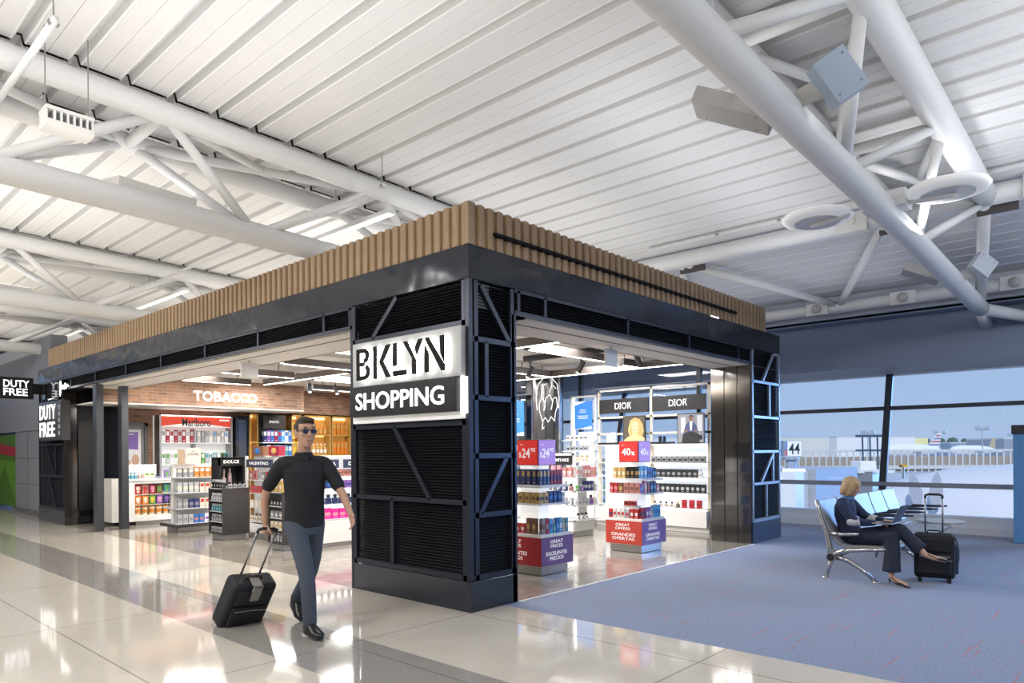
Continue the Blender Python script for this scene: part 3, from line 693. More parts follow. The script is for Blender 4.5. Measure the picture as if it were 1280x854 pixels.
# linear baffles with light strips
def baffle(ax, c, a0, a1, lab, lit=1, z=2.95):
    t = thing('linear_baffle', lab, 'lamp', ((a0+a1)/2 if ax == 'x' else c, c if ax == 'x' else (a0+a1)/2, z), 'dark linear lamps under the shop ceiling')
    def bx(m, w0, w1, za, zb2, e0=0, e1=0):
        if ax == 'x': m.box(a0+e0, c+w0, za, a1-e1, c+w1, zb2)
        else: m.box(c+w0, a0+e0, za, c+w1, a1-e1, zb2)
        return m
    bx(M(), -.06, .06, z+.004, z+.12).build('housing', BAFF, t)
    if lit: bx(M(), -.050, -.026, z-.008, z+.004, .01, .01).build('light_strip', LED, t)
    for q in (.2, .8):
        p = a0+(a1-a0)*q; pc = (p, c) if ax == 'x' else (c, p)
        b = M(); b.tube((*pc, z+.12), (*pc, 3.18), .008, n=6); b.build('hanger', BLACK, t)
baffle('x', 7.67, 1.12, 2.67, 'dark linear lamp over the aisle, pointing into the shop halfway to the brick bulkhead')
baffle('x', 9.5, 1.3, 2.72, 'dark linear lamp in front of the brick bulkhead')
baffle('x', 5.78, 1.37, 3.6, 'long dark linear lamp beginning beside the square hanging exit sign')
baffle('x', 4.05, 1.03, 2.6, 'dark linear lamp near the corner pillar, walkway side')
baffle('y', 2.94, 6.17, 9.25, 'dark linear lamp running lengthwise toward the brick bulkhead', )
baffle('x', 7.65, 3.1, 4.6, 'dark linear lamp beyond the lengthwise lamp, deep in the shop')
baffle('x', 9.48, 4.2, 5.6, 'short dark linear lamp deepest in the shop before the spirits shelves')
baffle('y', 2.81, 1.03, 2.4, 'dark linear lamp just inside the carpet side opening, lengthwise')
baffle('x', 1.92, 3.02, 4.99, 'long dark linear lamp meeting the lengthwise one at the carpet side opening')
baffle('x', 1.97, 5.51, 6.05, 'short dark linear lamp near the tall lit cosmetics display')
baffle('y', 6.14, 1.05, 5.4, 'longest dark linear lamp in front of the glass wall')
baffle('x', 4.03, 5.1, 6.08, 'dark linear lamp ending at the longest lamp by the round column')
# tracks and spotlights
tr = thing('lighting_track', 'thin black lighting track under the shop ceiling, carpet side', 'track', (4.75, 2.2, 3.1))
b = M(); b.box(4.73, 1.0, 3.08, 4.77, 3.5, 3.18); b.build('rail', BLACK, tr)
tr2 = thing('lighting_track', 'thin black lighting track deep in the shop above the fragrance shelves', 'track', (3.9, 8.6, 3.1))
b = M(); b.box(3.3, 8.58, 3.08, 5.6, 8.62, 3.18); b.build('rail', BLACK, tr2)
def spot(x, y, yaw, lab, z=3.08):
    t = thing('track_spotlight', lab, 'spotlight', (x, y, z), 'black track spotlights')
    d = V3((cos(yaw)*.45, sin(yaw)*.45, -.8)).normalized(); c = V3((x, y, z-.19))
    b = M(); b.tube((x, y, z), (x, y, z-.10), .014, n=8); b.box(x-.03, y-.03, z-.02, x+.03, y+.03, z+.01); b.build('stem', BLACKP, t)
    b = M(); b.tube(c-d*.10, c+d*.11, .043, n=18); b.build('head', BLACKP, t, auto=True)
    b = M(); b.tube(c+d*.111, c+d*.113, .034, n=16); b.build('lens', LETW, t)
spot(4.75, 2.25, 2.2, 'black track spotlight in the middle of the carpet side track')
spot(4.75, 1.15, -.3, 'black track spotlight at the window end of the carpet side track')
spot(4.75, 3.35, 2.6, 'black track spotlight at the inner end of the carpet side track')
spot(3.6, 8.6, -2, 'black track spotlight hanging left-most over the fragrance shelves'.replace('left-most', 'first from the bulkhead'))
spot(4.25, 8.6, -1.5, 'black track spotlight glaring between its two neighbours deep in the shop')
spot(5.2, 8.6, -.5, 'black track spotlight at the inner end of the deep track')
# downlights and exit signs
for x, y, lab in ((1.25, 1.25, 'round recessed downlight just inside the carpet side opening'), (1.6, 5.0, 'round recessed downlight behind the square exit sign'), (3.0, .95, 'round recessed downlight near the carpet side exit sign')):
    t = thing('recessed_downlight', lab, 'lamp', (x, y, 3.175), 'round recessed downlights')
    b = M(); b.lathe((x, y, 3.165), [(.09, 0), (.10, .01), (.06, .015)], 20); b.build('trim_ring', LAMW, t); b = M(); b.lathe((x, y, 3.160), [(.055, 0), (.055, .006)], 16); b.build('glowing_face', LETW, t)
for x, y, fx, lab in ((.42, 5.02, 'x', 'square white hanging exit sign under the walkway side ceiling border'), (3.05, .5, 'y', 'square white hanging exit sign under the carpet side ceiling border')):
    t = thing('hanging_sign', lab, 'sign', (x, y, 2.85))
    b = M()
    if fx == 'x': b.box(x-.13, y-.015, 2.60, x+.13, y+.015, 2.82)
    else: b.box(x-.13, y-.015, 2.60, x+.13, y+.015, 2.82)
    b.build('sign_panel', LAMW, t, bevel=.003)
    b = M(); b.tube((x, y, 2.82), (x, y, 2.85), .01, n=8); b.build('ceiling_mount', GREYM, t)

# ------------------------------------------------------------------ signs
def letters_poly(parent, polys, o, u, v, depth, m, name):
    u, v = V3(u), V3(v); nrm = u.cross(v)
    for pl in polys:
        b = M()
        for p in pl: b.prism(p, o, u, v, nrm*depth)
        b.build(name, m, parent)
def arc(cx, cz, rx, rz, a0, a1, n=10): return [(cx+rx*cos(radians(a0+(a1-a0)*i/n)), cz+rz*sin(radians(a0+(a1-a0)*i/n))) for i in range(n+1)]
BOT, TOP = 2.265, 2.597; H_ = TOP-BOT
def st(x, w=.05): return [(x, BOT), (x+w, BOT), (x+w, TOP), (x, TOP)]
Bm = (BOT+TOP)/2
bk_B = [[(.150, BOT), (.20, BOT), (.20, TOP), (.150, TOP)],
        arc(.27, TOP-.078, .095, .078, 90, -78)+list(reversed(arc(.27, TOP-.078, .045, .036, 90, -78))),
        [(.20, TOP), (.27, TOP), (.27, TOP-.045), (.20, TOP-.045)],
        [(.215, Bm+.022), (.285, Bm+.022), (.285, Bm-.02+.0), (.215, Bm-.02)],
        arc(.275, BOT+.085, .105, .085, 62, -90)+list(reversed(arc(.275, BOT+.085, .055, .042, 62, -90))),
        [(.20, BOT+.045), (.275, BOT+.045), (.275, BOT), (.20, BOT)]]
bk_K = [st(.447), [(.543, Bm), (.665, TOP), (.733, TOP), (.610, Bm), (.733, BOT), (.665, BOT)]]
bk_L = [[(.775, BOT+.105), (.827, BOT+.105), (.827, TOP), (.775, TOP)], [(.772, BOT), (.980, BOT), (.980, BOT+.052), (.772, BOT+.052)]]
bk_Y = [[(.935, TOP), (.993, TOP), (1.125, Bm-.03), (1.125, BOT), (1.073, BOT), (1.073, Bm-.01)], [(1.232, TOP), (1.172, TOP), (1.115, Bm+.085), (1.142, Bm+.02)]]
bk_N = [[(1.262, TOP), (1.315, TOP), (1.542, BOT+.055), (1.542, BOT), (1.50, BOT)][0:5], [(1.262, BOT), (1.316, BOT), (1.316, TOP-.15), (1.262, TOP-.075)], [(1.484, BOT+.16), (1.536, BOT+.08), (1.536, TOP), (1.484, TOP)]]
big = thing('shop_sign', 'backlit white and black BKLYN SHOPPING sign on the corner pillar', 'sign', (-.05, .9, 1.8))
oX = (-.05, 1.747, 0); uX = (0, -1, 0); vX = (0, 0, 1)
b = M(); b.box(-.06, .046, 2.205, -.0, 1.757, 2.675); b.build('backing_panel', SIGNP, big, bevel=.004)
b = M(); b.box(-.062, .046, 1.81, -.0, 1.757, 1.875); b.build('lower_panel', mat('lit_sign_plate', (.8, .8, .8), .5, emit=(1, .97, .92), es=.28), big, bevel=.004)
b = M(); b.box(-.07, .020, 1.86, -.0, .046, 2.20); b.build('lit_edge', LETW, big)
b = M(); b.box(-.13, .05, 1.874, -.0, 1.72, 2.192); b.build('black_panel', BLACK, big, bevel=.004)
polys = [bk_B, bk_K, bk_L, bk_Y, bk_N]
for P_ in polys:
    letters_poly(big, [P_], (-.112, 1.747, 0), uX, vX, .016, mat('letter_face', (.012, .011, .010), .6, spec=.2), 'letter')
def shrink(p, k=.86):
    cx = sum(a for a, _ in p)/len(p); cz = sum(z for _, z in p)/len(p); return [(cx+(a-cx)*.97, cz+(z-cz)*.97) for a, z in p]
for P_ in polys:
    letters_poly(big, [[shrink(p) for p in P_]], (-.084, 1.747, 0), uX, vX, .010, mat('letter_backlight', (1, 1, 1), .5, emit=(1, .95, .86), es=11), 'letter_light')
textobj('lit_writing', 'SHOPPING', mat('sign_white_letter', (1, 1, 1), .5, emit=(1, .98, .94), es=1.4), big, (-.131, 1.747-.146, 1.945), uX, vX, 1.398, .18, .006, .014)

ds = thing('duty_free_box_sign', 'boxed backlit DUTY FREE sign on the walkway end pillar', 'sign', (-.1, 12.65, 1.8))
b = M(); b.box(-.17, 11.83, 1.80, 0, 13.48, 2.62); b.build('box', mat('sign_box', (.05, .05, .055), .3), ds, bevel=.01)
textobj('lit_writing', 'DUTY', mat('duty_white', (1, 1, 1), .5, emit=(1, .96, .9), es=1.3), ds, (-.172, 13.35, 2.25), uX, vX, 1.15, .31, .006, .012)
textobj('lit_writing', 'FREE', MATS['duty_white'], ds, (-.172, 13.35, 1.88), uX, vX, 1.10, .31, .006, .012)
for i in range(5):
    b = M(); b.box(-.176, 11.90, 1.9+i*.135, -.17, 12.0, 1.985+i*.135); b.build('side_character', MATS['duty_white'] if i > 5 else mat('dim_letter', (.4, .38, .36), .5), ds)
dh = thing('duty_free_hanging_sign', 'small lit DUTY FREE sign projecting from the walkway end pillar', 'sign', (-.5, 13.6, 2.9))
b = M(); b.box(-1.0, 13.55, 2.72, -.24, 13.65, 3.19); b.build('box', BLACK, dh, bevel=.008)
b = M(); b.box(-.24, 13.57, 2.84, .0, 13.63, 3.07); b.build('bracket', BLACK, dh)
textobj('lit_writing', 'DUTY', mat('duty_blue_white', (1, 1, 1), .5, emit=(.82, .88, 1), es=1.8), dh, (-.79, 13.548, 2.97), (1, 0, 0), vX, .47, .155, .004, .012)
textobj('lit_writing', 'FREE', MATS['duty_blue_white'], dh, (-.79, 13.548, 2.79), (1, 0, 0), vX, .44, .155, .004, .012)
sc = thing('wall_screen', 'black glass screen with lit script above the boxed duty free sign', 'screen', (-.1, 12.7, 2.68))
b = M(); b.box(-.12, 12.15, 2.70, -.03, 13.35, 3.05); b.build('screen_body', mat('screen_glass', (.01, .01, .012), .06), sc, bevel=.006)
b = M(); b.path([(-.10, 12.16, 2.74), (-.10, 12.12, 2.80), (-.10, 12.12, 3.03), (-.10, 12.05, 2.90), (-.10, 11.98, 2.86), (-.10, 11.93, 2.93), (-.10, 11.86, 2.85), (-.10, 11.80, 2.96), (-.10, 11.74, 2.86), (-.10, 11.66, 2.93), (-.10, 11.58, 2.89)], .012, 8)
b.build('script_writing', LETW, sc)
b = M(); b.tube((-.10, 12.14, 2.72), (-.10, 13.0, 2.69), .006, n=6); b.build('lit_edge', LETW, sc)
b = M(); b.box(-.04, 12.5, 2.68, .0, 13.0, 3.08); b.build('wall_mount', BLACK, sc)

tb = thing('tobacco_sign', 'white lit TOBACCO lettering on the brick bulkhead', 'sign', (3.1, 11.14, 2.7))
for i, (ch, x0, x1) in enumerate((('T', 2.23, 2.42), ('O', 2.43, 2.66), ('B', 2.69, 2.86), ('A', 2.87, 3.09), ('C', 3.095, 3.29), ('C', 3.31, 3.50), ('O', 3.51, 3.73))):
    textobj('letter', ch, mat('tobacco_letter', (1, 1, 1), .5, emit=(1, .97, .93), es=1.15), tb, (x0, 11.147, 2.69), (1, 0, 0), vX, x1-x0, .22, .02, .012)

# ================================================================== PRODUCTS
ORD = ['first', 'second', 'third', 'fourth', 'fifth', 'sixth', 'seventh', 'eighth', 'ninth', 'tenth', 'eleventh', 'twelfth', 'thirteenth', 'fourteenth', 'fifteenth', 'sixteenth']
PAL = dict(red=(.50, .03, .03), crimson=(.32, .015, .04), blue=(.03, .16, .50), navy=(.02, .035, .14), white=(.80, .79, .78), black=(.02, .02, .022), grey=(.28, .28, .30),
           gold=(.55, .36, .12), pink=(.75, .32, .38), magenta=(.80, .02, .32), teal=(.06, .28, .36), green=(.10, .30, .06), orange=(.72, .22, .03), purple=(.24, .10, .42), brown=(.20, .09, .05),
           cream=(.78, .70, .56), silver=(.45, .46, .48), yellow=(.75, .5, .05), rose=(.52, .22, .20), sky=(.12, .38, .72), amber=(.60, .22, .03))
def pm(c, rough=.35): return mat('packaging_'+c, PAL[c], rough)
PCACHE = {}
def product_mesh(kind, c1, c2, w, h, d):
    key = (kind, c1, c2, w, h, d)
    if key in PCACHE: return PCACHE[key]
    b = M(); a, f = w/2, d/2
    if kind in ('box', 'carton'):
        b.box(-a, -f, 0, a, f, h)
        b.cur = 1
        lo, hi = (.30*h, .62*h) if kind == 'box' else (.55*h, .88*h)
        b.box(-a*.7, -f-.0012, lo, a*.7, -f, hi); b.box(-a*.45, -f-.0012, .12*h, a*.45, -f, .17*h)
        b.box(-a-.0012, -f*.7, lo, -a, f*.7, hi)
    elif kind == 'bottle':
        b.lathe((0, 0, 0), [(a*.9, 0), (a, h*.04), (a, h*.55), (a*.85, h*.64), (a*.36, h*.74), (a*.33, h*.9)], 12)
        b.cur = 1; b.lathe((0, 0, 0), [(a*.38, h*.88), (a*.38, h)], 12); b.lathe((0, 0, 0), [(a*1.01, h*.18), (a*1.01, h*.46)], 12)
    elif kind == 'flacon':
        b.box(-a, -f, 0, a, f, h*.62); b.box(-a*.35, -f*.5, h*.62, a*.35, f*.5, h*.70)
        b.cur = 1; b.box(-a*.5, -f*.7, h*.70, a*.5, f*.7, h); b.box(-a*.6, -f-.001, h*.2, a*.6, -f, h*.42)
    elif kind == 'bag':
        P = [(-a, 0), (-a*.94, h*.1), (-a*.9, h*.5), (-a*.96, h*.9), (-a, h), (a, h), (a*.96, h*.9), (a*.9, h*.5), (a*.94, h*.1), (a, 0)]
        n = len(P); front = [(x, -f*(1 if .05*h < z < .95*h else .15), z) for x, z in P]; back = [(x, f*(1 if .05*h < z < .95*h else .15), z) for x, z in P]
        b.add(front+back, [tuple(range(n)), tuple(range(2*n-1, n-1, -1))]+[(i, n+i, n+(i+1) % n, (i+1) % n) for i in range(n)])
        b.cur = 1; b.box(-a*.6, -f-.004, h*.45, a*.6, -f, h*.8)
        b.ball((0, -f, h*.28), a*.5, .012, h*.13, 10, 6)
    elif kind == 'tub':
        b.lathe((0, 0, 0), [(a*.78, 0), (a*.95, h*.8), (a, h*.8), (a, h*.9)], 14)
        b.cur = 1; b.lathe((0, 0, 0), [(a*.88, h*.25), (a*.97, h*.68)], 14); b.lathe((0, 0, 0), [(a*1.02, h*.88), (a*.98, h)], 14)
    me = b.mesh(kind, [pm(c1), pm(c2)]); PCACHE[key] = me
    return me
KN = dict(box='fragrance_box', carton='product_carton', bottle='bottle', flacon='perfume_flacon', bag='snack_bag', tub='snack_tub')
NPROD = [0]
def row(face, fix, a0, a1, z, items, shelf, fixture, end, group, jitter=.0, rev=False):
    """products on a shelf. face: '-X' (fix = x of the row, a = y) or '-Y' (fix = y, a = x). items: (kind, colour, accent, w, h, d)."""
    n = len(items); tot = sum(i[3] for i in items); gap = ((a1-a0)-tot)/max(1, n-1) if n > 1 else 0
    gap = min(gap, .06) if a1 > a0 else gap
    p = a0
    for k, (kind, c1, c2, w, h, d) in enumerate(items):
        me = product_mesh(kind, c1, c2, w, h, d); o = bpy.data.objects.new(KN[kind], me); COL.objects.link(o)
        c = p+w/2; p += w+gap
        if face == '-Y': o.location = (c, fix+d/2, z+.001)
        else: o.location = (fix+d/2, c, z+.001); o.rotation_euler = (0, 0, -pi/2)
        st_ = lambda q: q[4:] if q.startswith('the ') else q
        lab = '%s %s, %s from %s, %s, %s' % (c1 if c1 != 'sky' else 'pale-blue', KN[kind].replace('_', ' ').split()[-1], ORD[k], st_(end), st_(shelf), st_(fixture))
        if len(lab.split()) > 16: print('LONG', len(lab.split()), lab)
        tag(o, lab, KN[kind].replace('_', ' ').split()[-1], group); NPROD[0] += 1
def rep(n, *it): return [it]*n
def mix(specs): return [s for n, s in specs for _ in range(n)]

GLASSSH = mat('shelf_acrylic', (.75, .77, .80), .15); LITSH = mat('lit_shelf_back', (.9, .9, .9), .5, emit=(1, .97, .93), es=.55)
PRINTR = mat('red_print', (.42, .018, .022), .35); PRINTP = mat('purple_print', (.17, .09, .26), .35); PRINTR2 = mat('orange_red_print', (.55, .06, .04), .35); PRINTP2 = mat('violet_print', (.20, .12, .42), .35)
DARKLAM = mat('dark_laminate', (.05, .045, .045), .4); STEELB = mat('brushed_base', (.42, .41, .40), .3, metal=.6)
WRITE = mat('white_writing', (.9, .9, .9), .5, emit=(1, 1, 1), es=.35)

# ---- promotional stands (red and violet) --------------------------------
def promo(x0, x1, y0, y1, head_lines, price, lab, cm1, cm2, hx):
    t = thing('promotion_stand', lab, 'display stand', (x0, y0, 0), 'red and violet promotion stands')
    b = M(); b.box(x0+.05, y0+.04, 0.004, x1-.06, y1-.04, .115); b.build('plinth', STEELB, t, bevel=.003)
    b = M(); b.box(x0, y0, .115, x1, y1, .47); bs = b.build('base_box', LAMW, t)
    b = M(); b.box(x0-.004, y0, .12, x0, y1, .462); b.build('red_panel', cm1, bs)
    b = M(); b.box(x0, y0-.004, .12, x1, y0, .462); b.build('violet_panel', cm2, bs)
    L = head_lines
    textobj('panel_writing', L[0], WRITE, bs, (x0+.17, y0-.005, .33), (1, 0, 0), (0, 0, 1), .24, .095, .001, .003, 'C')
    textobj('panel_writing', L[1], WRITE, bs, (x0+.09, y0-.005, .18), (1, 0, 0), (0, 0, 1), .40, .105, .001, .003, 'C')
    textobj('panel_writing', L[0], WRITE, bs, (x0-.005, y1-.17, .33), (0, -1, 0), (0, 0, 1), .26, .095, .001, .003, 'C')
    textobj('panel_writing', L[1], WRITE, bs, (x0-.005, y1-.10, .18), (0, -1, 0), (0, 0, 1), .42, .105, .001, .003, 'C')
    b = M(); b.box(x0+.01, y0+.01, .47, x1-.02, y1-.01, .50); b.build('top_tray', LAMW, t, bevel=.004)
    b = M(); b.box(x0+.22, y0+.22, .50, x1-.20, y1-.22, 1.33); b.build('core', LITSH, t)
    for z in (.66, .86, 1.07):
        if z == .66 : continue
        b = M(); b.box(x0+.0, y0+.0, z-.012, x1-.06, y1-.05, z+.012); b.build('shelf', GLASSSH, t)
    b = M(); b.box(x0+.04, y0+.04, 1.06, x1-.10, y1-.10, 1.09); b.build('top_shelf', LAMW, t)
    # header
    h = M(); h.box(hx, y0+.005, 1.33, hx+.33, y0+.335, 1.64); hd = h.build('header_box', BLACK, t, bevel=.003)
    h = M(); h.box(hx-.004, y0+.012, 1.338, hx, y0+.328, 1.632); h.build('red_face', mat('header_red', (.5, .02, .02), .4, emit=(.7, .03, .02), es=.55), hd)
    h = M(); h.box(hx+.012, y0+.001, 1.338, hx+.322, y0+.005, 1.632); h.build('violet_face', mat('header_violet', (.3, .17, .5), .4, emit=(.45, .22, .60), es=.5), hd)
    for (o_, u_) in (((hx-.006, y0+.30, 0), (0, -1, 0)), ((hx+.03, y0, 0), (1, 0, 0))):
        ox, oy, _ = o_
        if price == '$24.95':
            du = V3(u_)
            q = V3((ox, oy, 0))
            textobj('price', '$', WRITE, hd, q+du*.0+V3((0, 0, 1.42)), u_, (0, 0, 1), .035, .07, .001, .02)
            textobj('price', '24', WRITE, hd, q+du*.045+V3((0, 0, 1.42)), u_, (0, 0, 1), .13, .115, .001, .02)
            textobj('price', '95', WRITE, hd, q+du*.185+V3((0, 0, 1.49)), u_, (0, 0, 1), .075, .05, .001, .02)
        else:
            du = V3(u_); q = V3((ox, oy, 0))
            textobj('price', '40', WRITE, hd, q+du*.02+V3((0, 0, 1.43)), u_, (0, 0, 1), .15, .105, .001, .02)
            textobj('price', '%', WRITE, hd, q+du*.18+V3((0, 0, 1.43)), u_, (0, 0, 1), .06, .055, .001, .02)
        textobj('price_note', 'From', WRITE, hd, q+V3((0, 0, 1.575))+du*.02, u_, (0, 0, 1), .05, .014, .001, .0)
    return t
promo(1.83, 2.45, .68, 1.42, ('GREAT\nPRICES', 'EXCELENTES\nPRECIOS'), '$24.95', 'great prices stand with red and violet faces nearest the corner pillar', PRINTR, PRINTP, 1.79)
FX = 'the great prices stand'; G = 'fragrances on the great prices stand'
A = [('box', 'grey', 'brown', .055, .19, .05), ('box', 'crimson', 'grey', .055, .19, .05), ('box', 'sky', 'blue', .06, .18, .05), ('flacon', 'teal', 'silver', .05, .17, .05), ('box', 'blue', 'sky', .05, .18, .05), ('box', 'sky', 'white', .05, .18, .05), ('flacon', 'silver', 'gold', .045, .17, .04), ('box', 'teal', 'silver', .05, .17, .05)]
row('-Y', .70, 1.88, 2.38, .50, A, 'the lowest tray', FX+' violet side', 'the pillar', G)
row('-X', 1.85, .78, 1.38, .50, mix([(2, ('box', 'brown', 'gold', .06, .19, .05)), (2, ('box', 'red', 'white', .06, .12, .05)), (3, ('box', 'silver', 'white', .06, .13, .05))]), 'the lowest tray', FX+' red side', 'the carpet', G)
row('-Y', .71, 1.84, 2.33, .872, mix([(2, ('box', 'gold', 'black', .075, .13, .05)), (3, ('box', 'navy', 'blue', .065, .14, .05)), (1, ('box', 'silver', 'white', .05, .12, .05))]), 'the middle shelf', FX+' violet side', 'the pillar', G)
row('-X', 1.85, .78, 1.34, .872, mix([(3, ('box', 'gold', 'brown', .07, .13, .05)), (3, ('box', 'black', 'gold', .06, .11, .05))]), 'the middle shelf', FX+' red side', 'the carpet', G)
row('-Y', .735, 1.88, 2.32, 1.09, mix([(3, ('carton', 'navy', 'gold', .05, .19, .045)), (4, ('box', 'crimson', 'navy', .042, .18, .04))]), 'the top shelf', FX+' violet side', 'the pillar', G)
row('-X', 1.885, .80, 1.30, 1.09, rep(6, 'carton', 'navy', 'gold', .06, .19, .045), 'the top shelf', FX+' red side', 'the carpet', G)

promo(4.21, 4.88, .77, 1.40, ('GREAT\nOFFERS', 'GRANDES\nOFERTAS'), '40%', 'great offers stand with red and violet faces before the tall lit display', PRINTR2, PRINTP2, 4.13)
FX = 'the great offers stand'; G = 'fragrances on the great offers stand'
row('-Y', .80, 4.26, 4.78, .50, mix([(2, ('box', 'crimson', 'navy', .05, .16, .05)), (2, ('box', 'purple', 'white', .06, .16, .05)), (1, ('flacon', 'silver', 'white', .05, .15, .05)), (3, ('box', 'sky', 'blue', .06, .18, .05))]), 'the lowest tray', FX+' violet side', 'the pillar', G)
row('-X', 4.23, .85, 1.36, .50, mix([(2, ('box', 'red', 'white', .06, .14, .05)), (1, ('box', 'silver', 'red', .06, .13, .05)), (3, ('box', 'white', 'red', .055, .14, .05)), (1, ('box', 'red', 'navy', .06, .13, .05))]), 'the lowest tray', FX+' red side', 'the carpet', G)
row('-Y', .80, 4.24, 4.75, .872, mix([(1, ('box', 'purple', 'sky', .07, .14, .05)), (1, ('box', 'pink', 'white', .06, .20, .05)), (1, ('box', 'brown', 'red', .06, .17, .05)), (2, ('box', 'navy', 'sky', .06, .17, .05)), (1, ('box', 'pink', 'white', .06, .11, .05))]), 'the middle shelf', FX+' violet side', 'the pillar', G)
row('-X', 4.23, .82, 1.34, .872, mix([(3, ('box', 'rose', 'brown', .08, .15, .05)), (1, ('box', 'brown', 'gold', .08, .15, .05)), (2, ('box', 'red', 'pink', .06, .15, .05))]), 'the middle shelf', FX+' red side', 'the carpet', G)
row('-Y', .83, 4.27, 4.72, 1.09, mix([(2, ('box', 'sky', 'white', .085, .18, .05)), (2, ('box', 'blue', 'navy', .05, .16, .05)), (2, ('box', 'navy', 'sky', .04, .15, .05))]), 'the top shelf', FX+' violet side', 'the pillar', G)
row('-X', 4.265, .86, 1.30, 1.09, mix([(3, ('box', 'black', 'gold', .06, .17, .05)), (3, ('box', 'gold', 'cream', .06, .16, .05))]), 'the top shelf', FX+' red side', 'the carpet', G)
row('-X', 4.32, .95, 1.15, .68, rep(2, 'box', 'red', 'black', .085, .07, .05), 'the little riser', FX+' red side', 'the carpet', G)
b = M(); b.box(4.30, .93, .645, 4.44, 1.17, .680); b.build('riser', LAMW, bpy.data.objects['promotion_stand.001'])

# ---- generic white gondola ------------------------------------------------
def gondola(x0, x1, y0, y1, ztop, shelves, lab, face, base=.26, m=LAMW, back=.10, plinth=.10, sides=True, name='shelf_gondola', ov=.0):
    t = thing(name, lab, 'shelving', (x0, y0, 0), None)
    b = M(); b.box(x0+.03, y0+.03, 0.004, x1-.02, y1-.03, plinth); b.build('plinth', STEELB, t)
    b = M(); b.box(x0, y0, plinth, x1, y1, base); b.build('base_cabinet', m, t, bevel=.004)
    b = M()
    if face == '-Y': b.box(x0+.02, y1-back, base, x1-.02, y1, ztop)
    else: b.box(x1-back, y0+.02, base, x1, y1-.02, ztop)
    b.build('lit_back_panel', LITSH, t)
    if sides:
        for s in (0, 1):
            b = M()
            if face == '-Y': xx = x0 if s == 0 else x1-.02; b.box(xx, y0+(y1-y0)*.25, base, xx+.02, y1, ztop)
            else: yy = y0 if s == 0 else y1-.02; b.box(x0+(x1-x0)*.25, yy, base, x1, yy+.02, ztop)
            b.build('side_panel', m, t)
    b = M(); b.box(x0+((x1-x0)*.25 if face == '-X' else 0), y0+((y1-y0)*.25 if face == '-Y' else 0), ztop, x1, y1, ztop+.03); b.build('top_board', m, t)
    for z in shelves:
        b = M()
        if face == '-Y': b.box(x0+.02-ov, y0, z-.014, x1-.02+ov, y1-back, z)
        else: b.box(x0, y0+.02-ov, z-.014, x1-back, y1-.02+ov, z)
        b.build('shelf', GLASSSH, t)
        b = M()
        if face == '-Y': b.box(x0+.05, y1-back-.02, z-.028, x1-.05, y1-back-.004, z-.0145)
        else: b.box(x1-back-.02, y0+.05, z-.028, x1-back-.004, y1-.05, z-.0145)
        b.build('shelf_light', LED, t)
    return t
# gondola beyond the great prices stand (black header)
t = gondola(5.10, 5.75, 2.70, 4.9, 1.10, (.30, .55, .80, 1.04), 'long white lit fragrance gondola with a small black header, before the round column', '-X', ov=.08)
b = M(); b.box(5.5, 2.70, .30, 5.73, 2.72, 1.10); b.build('end_panel', LITSH, t)
b = M(); b.box(5.10, 2.62, 1.03, 5.74, 2.70, 1.045); b.box(5.10, 2.62, .785, 5.74, 2.70, .80); b.box(5.10, 2.62, .535, 5.74, 2.70, .55); b.box(5.10, 2.62, .285, 5.74, 2.70, .30); b.build('end_shelf', GLASSSH, t)
b = M(); b.box(5.20, 2.78, 1.26, 5.24, 3.45, 1.42); hd = b.build('black_header', BLACK, t)
b = M(); b.box(5.20, 2.76, 1.10, 5.24, 2.80, 1.46); b.box(5.20, 3.43, 1.10, 5.24, 3.47, 1.46); b.box(5.2, 2.76, 1.42, 5.24, 3.47, 1.46); b.build('header_frame', LAMW, t)
textobj('header_writing', 'ISSEY MIYAKE', WRITE, hd, (5.197, 3.38, 1.315), (0, -1, 0), (0, 0, 1), .52, .055, .002, .01)
FX = 'the long gondola before the column'; G = 'fragrances on the long gondola'
for z, sh, cs in ((1.045, 'the top shelf', [(2, ('box', 'rose', 'white', .07, .17, .05)), (2, ('box', 'pink', 'cream', .07, .20, .05)), (2, ('box', 'crimson', 'white', .07, .13, .05)), (3, ('box', 'red', 'crimson', .07, .15, .05))]),
                  (.80, 'the second shelf', [(1, ('flacon', 'rose', 'black', .06, .13, .05)), (2, ('flacon', 'navy', 'silver', .06, .17, .05)), (2, ('box', 'grey', 'black', .06, .14, .05)), (1, ('box', 'green', 'black', .07, .11, .05)), (3, ('box', 'purple', 'white', .08, .08, .05))]),
                  (.55, 'the third shelf', [(4, ('box', 'silver', 'white', .07, .13, .05)), (2, ('flacon', 'purple', 'silver', .07, .17, .05)), (3, ('box', 'white', 'grey', .07, .12, .05))])):
    row('-X', 5.13, 2.75, 3.9, z, mix(cs), sh, FX, 'the carpet', G)
row('-Y', 2.63, 5.15, 5.7, 1.045, mix([(2, ('box', 'silver', 'rose', .06, .19, .05)), (2, ('box', 'rose', 'white', .07, .20, .05)), (2, ('box', 'pink', 'gold', .06, .17, .05))]), 'the top end shelf', FX, 'the aisle', G)
row('-Y', 2.63, 5.15, 5.7, .80, mix([(1, ('box', 'green', 'grey', .06, .10, .05)), (1, ('flacon', 'purple', 'silver', .06, .12, .05)), (3, ('box', 'navy', 'silver', .055, .17, .05)), (1, ('flacon', 'silver', 'white', .05, .15, .05))]), 'the second end shelf', FX, 'the aisle', G)
row('-Y', 2.63, 5.15, 5.7, .55, mix([(4, ('box', 'silver', 'grey', .06, .12, .05)), (1, ('flacon', 'purple', 'black', .07, .17, .05)), (1, ('box', 'cream', 'silver', .07, .12, .05))]), 'the third end shelf', FX, 'the aisle', G)
row('-Y', 2.63, 5.15, 5.7, .30, rep(3, 'flacon', 'white', 'black', .06, .12, .05), 'the lowest end shelf', FX, 'the aisle', G)

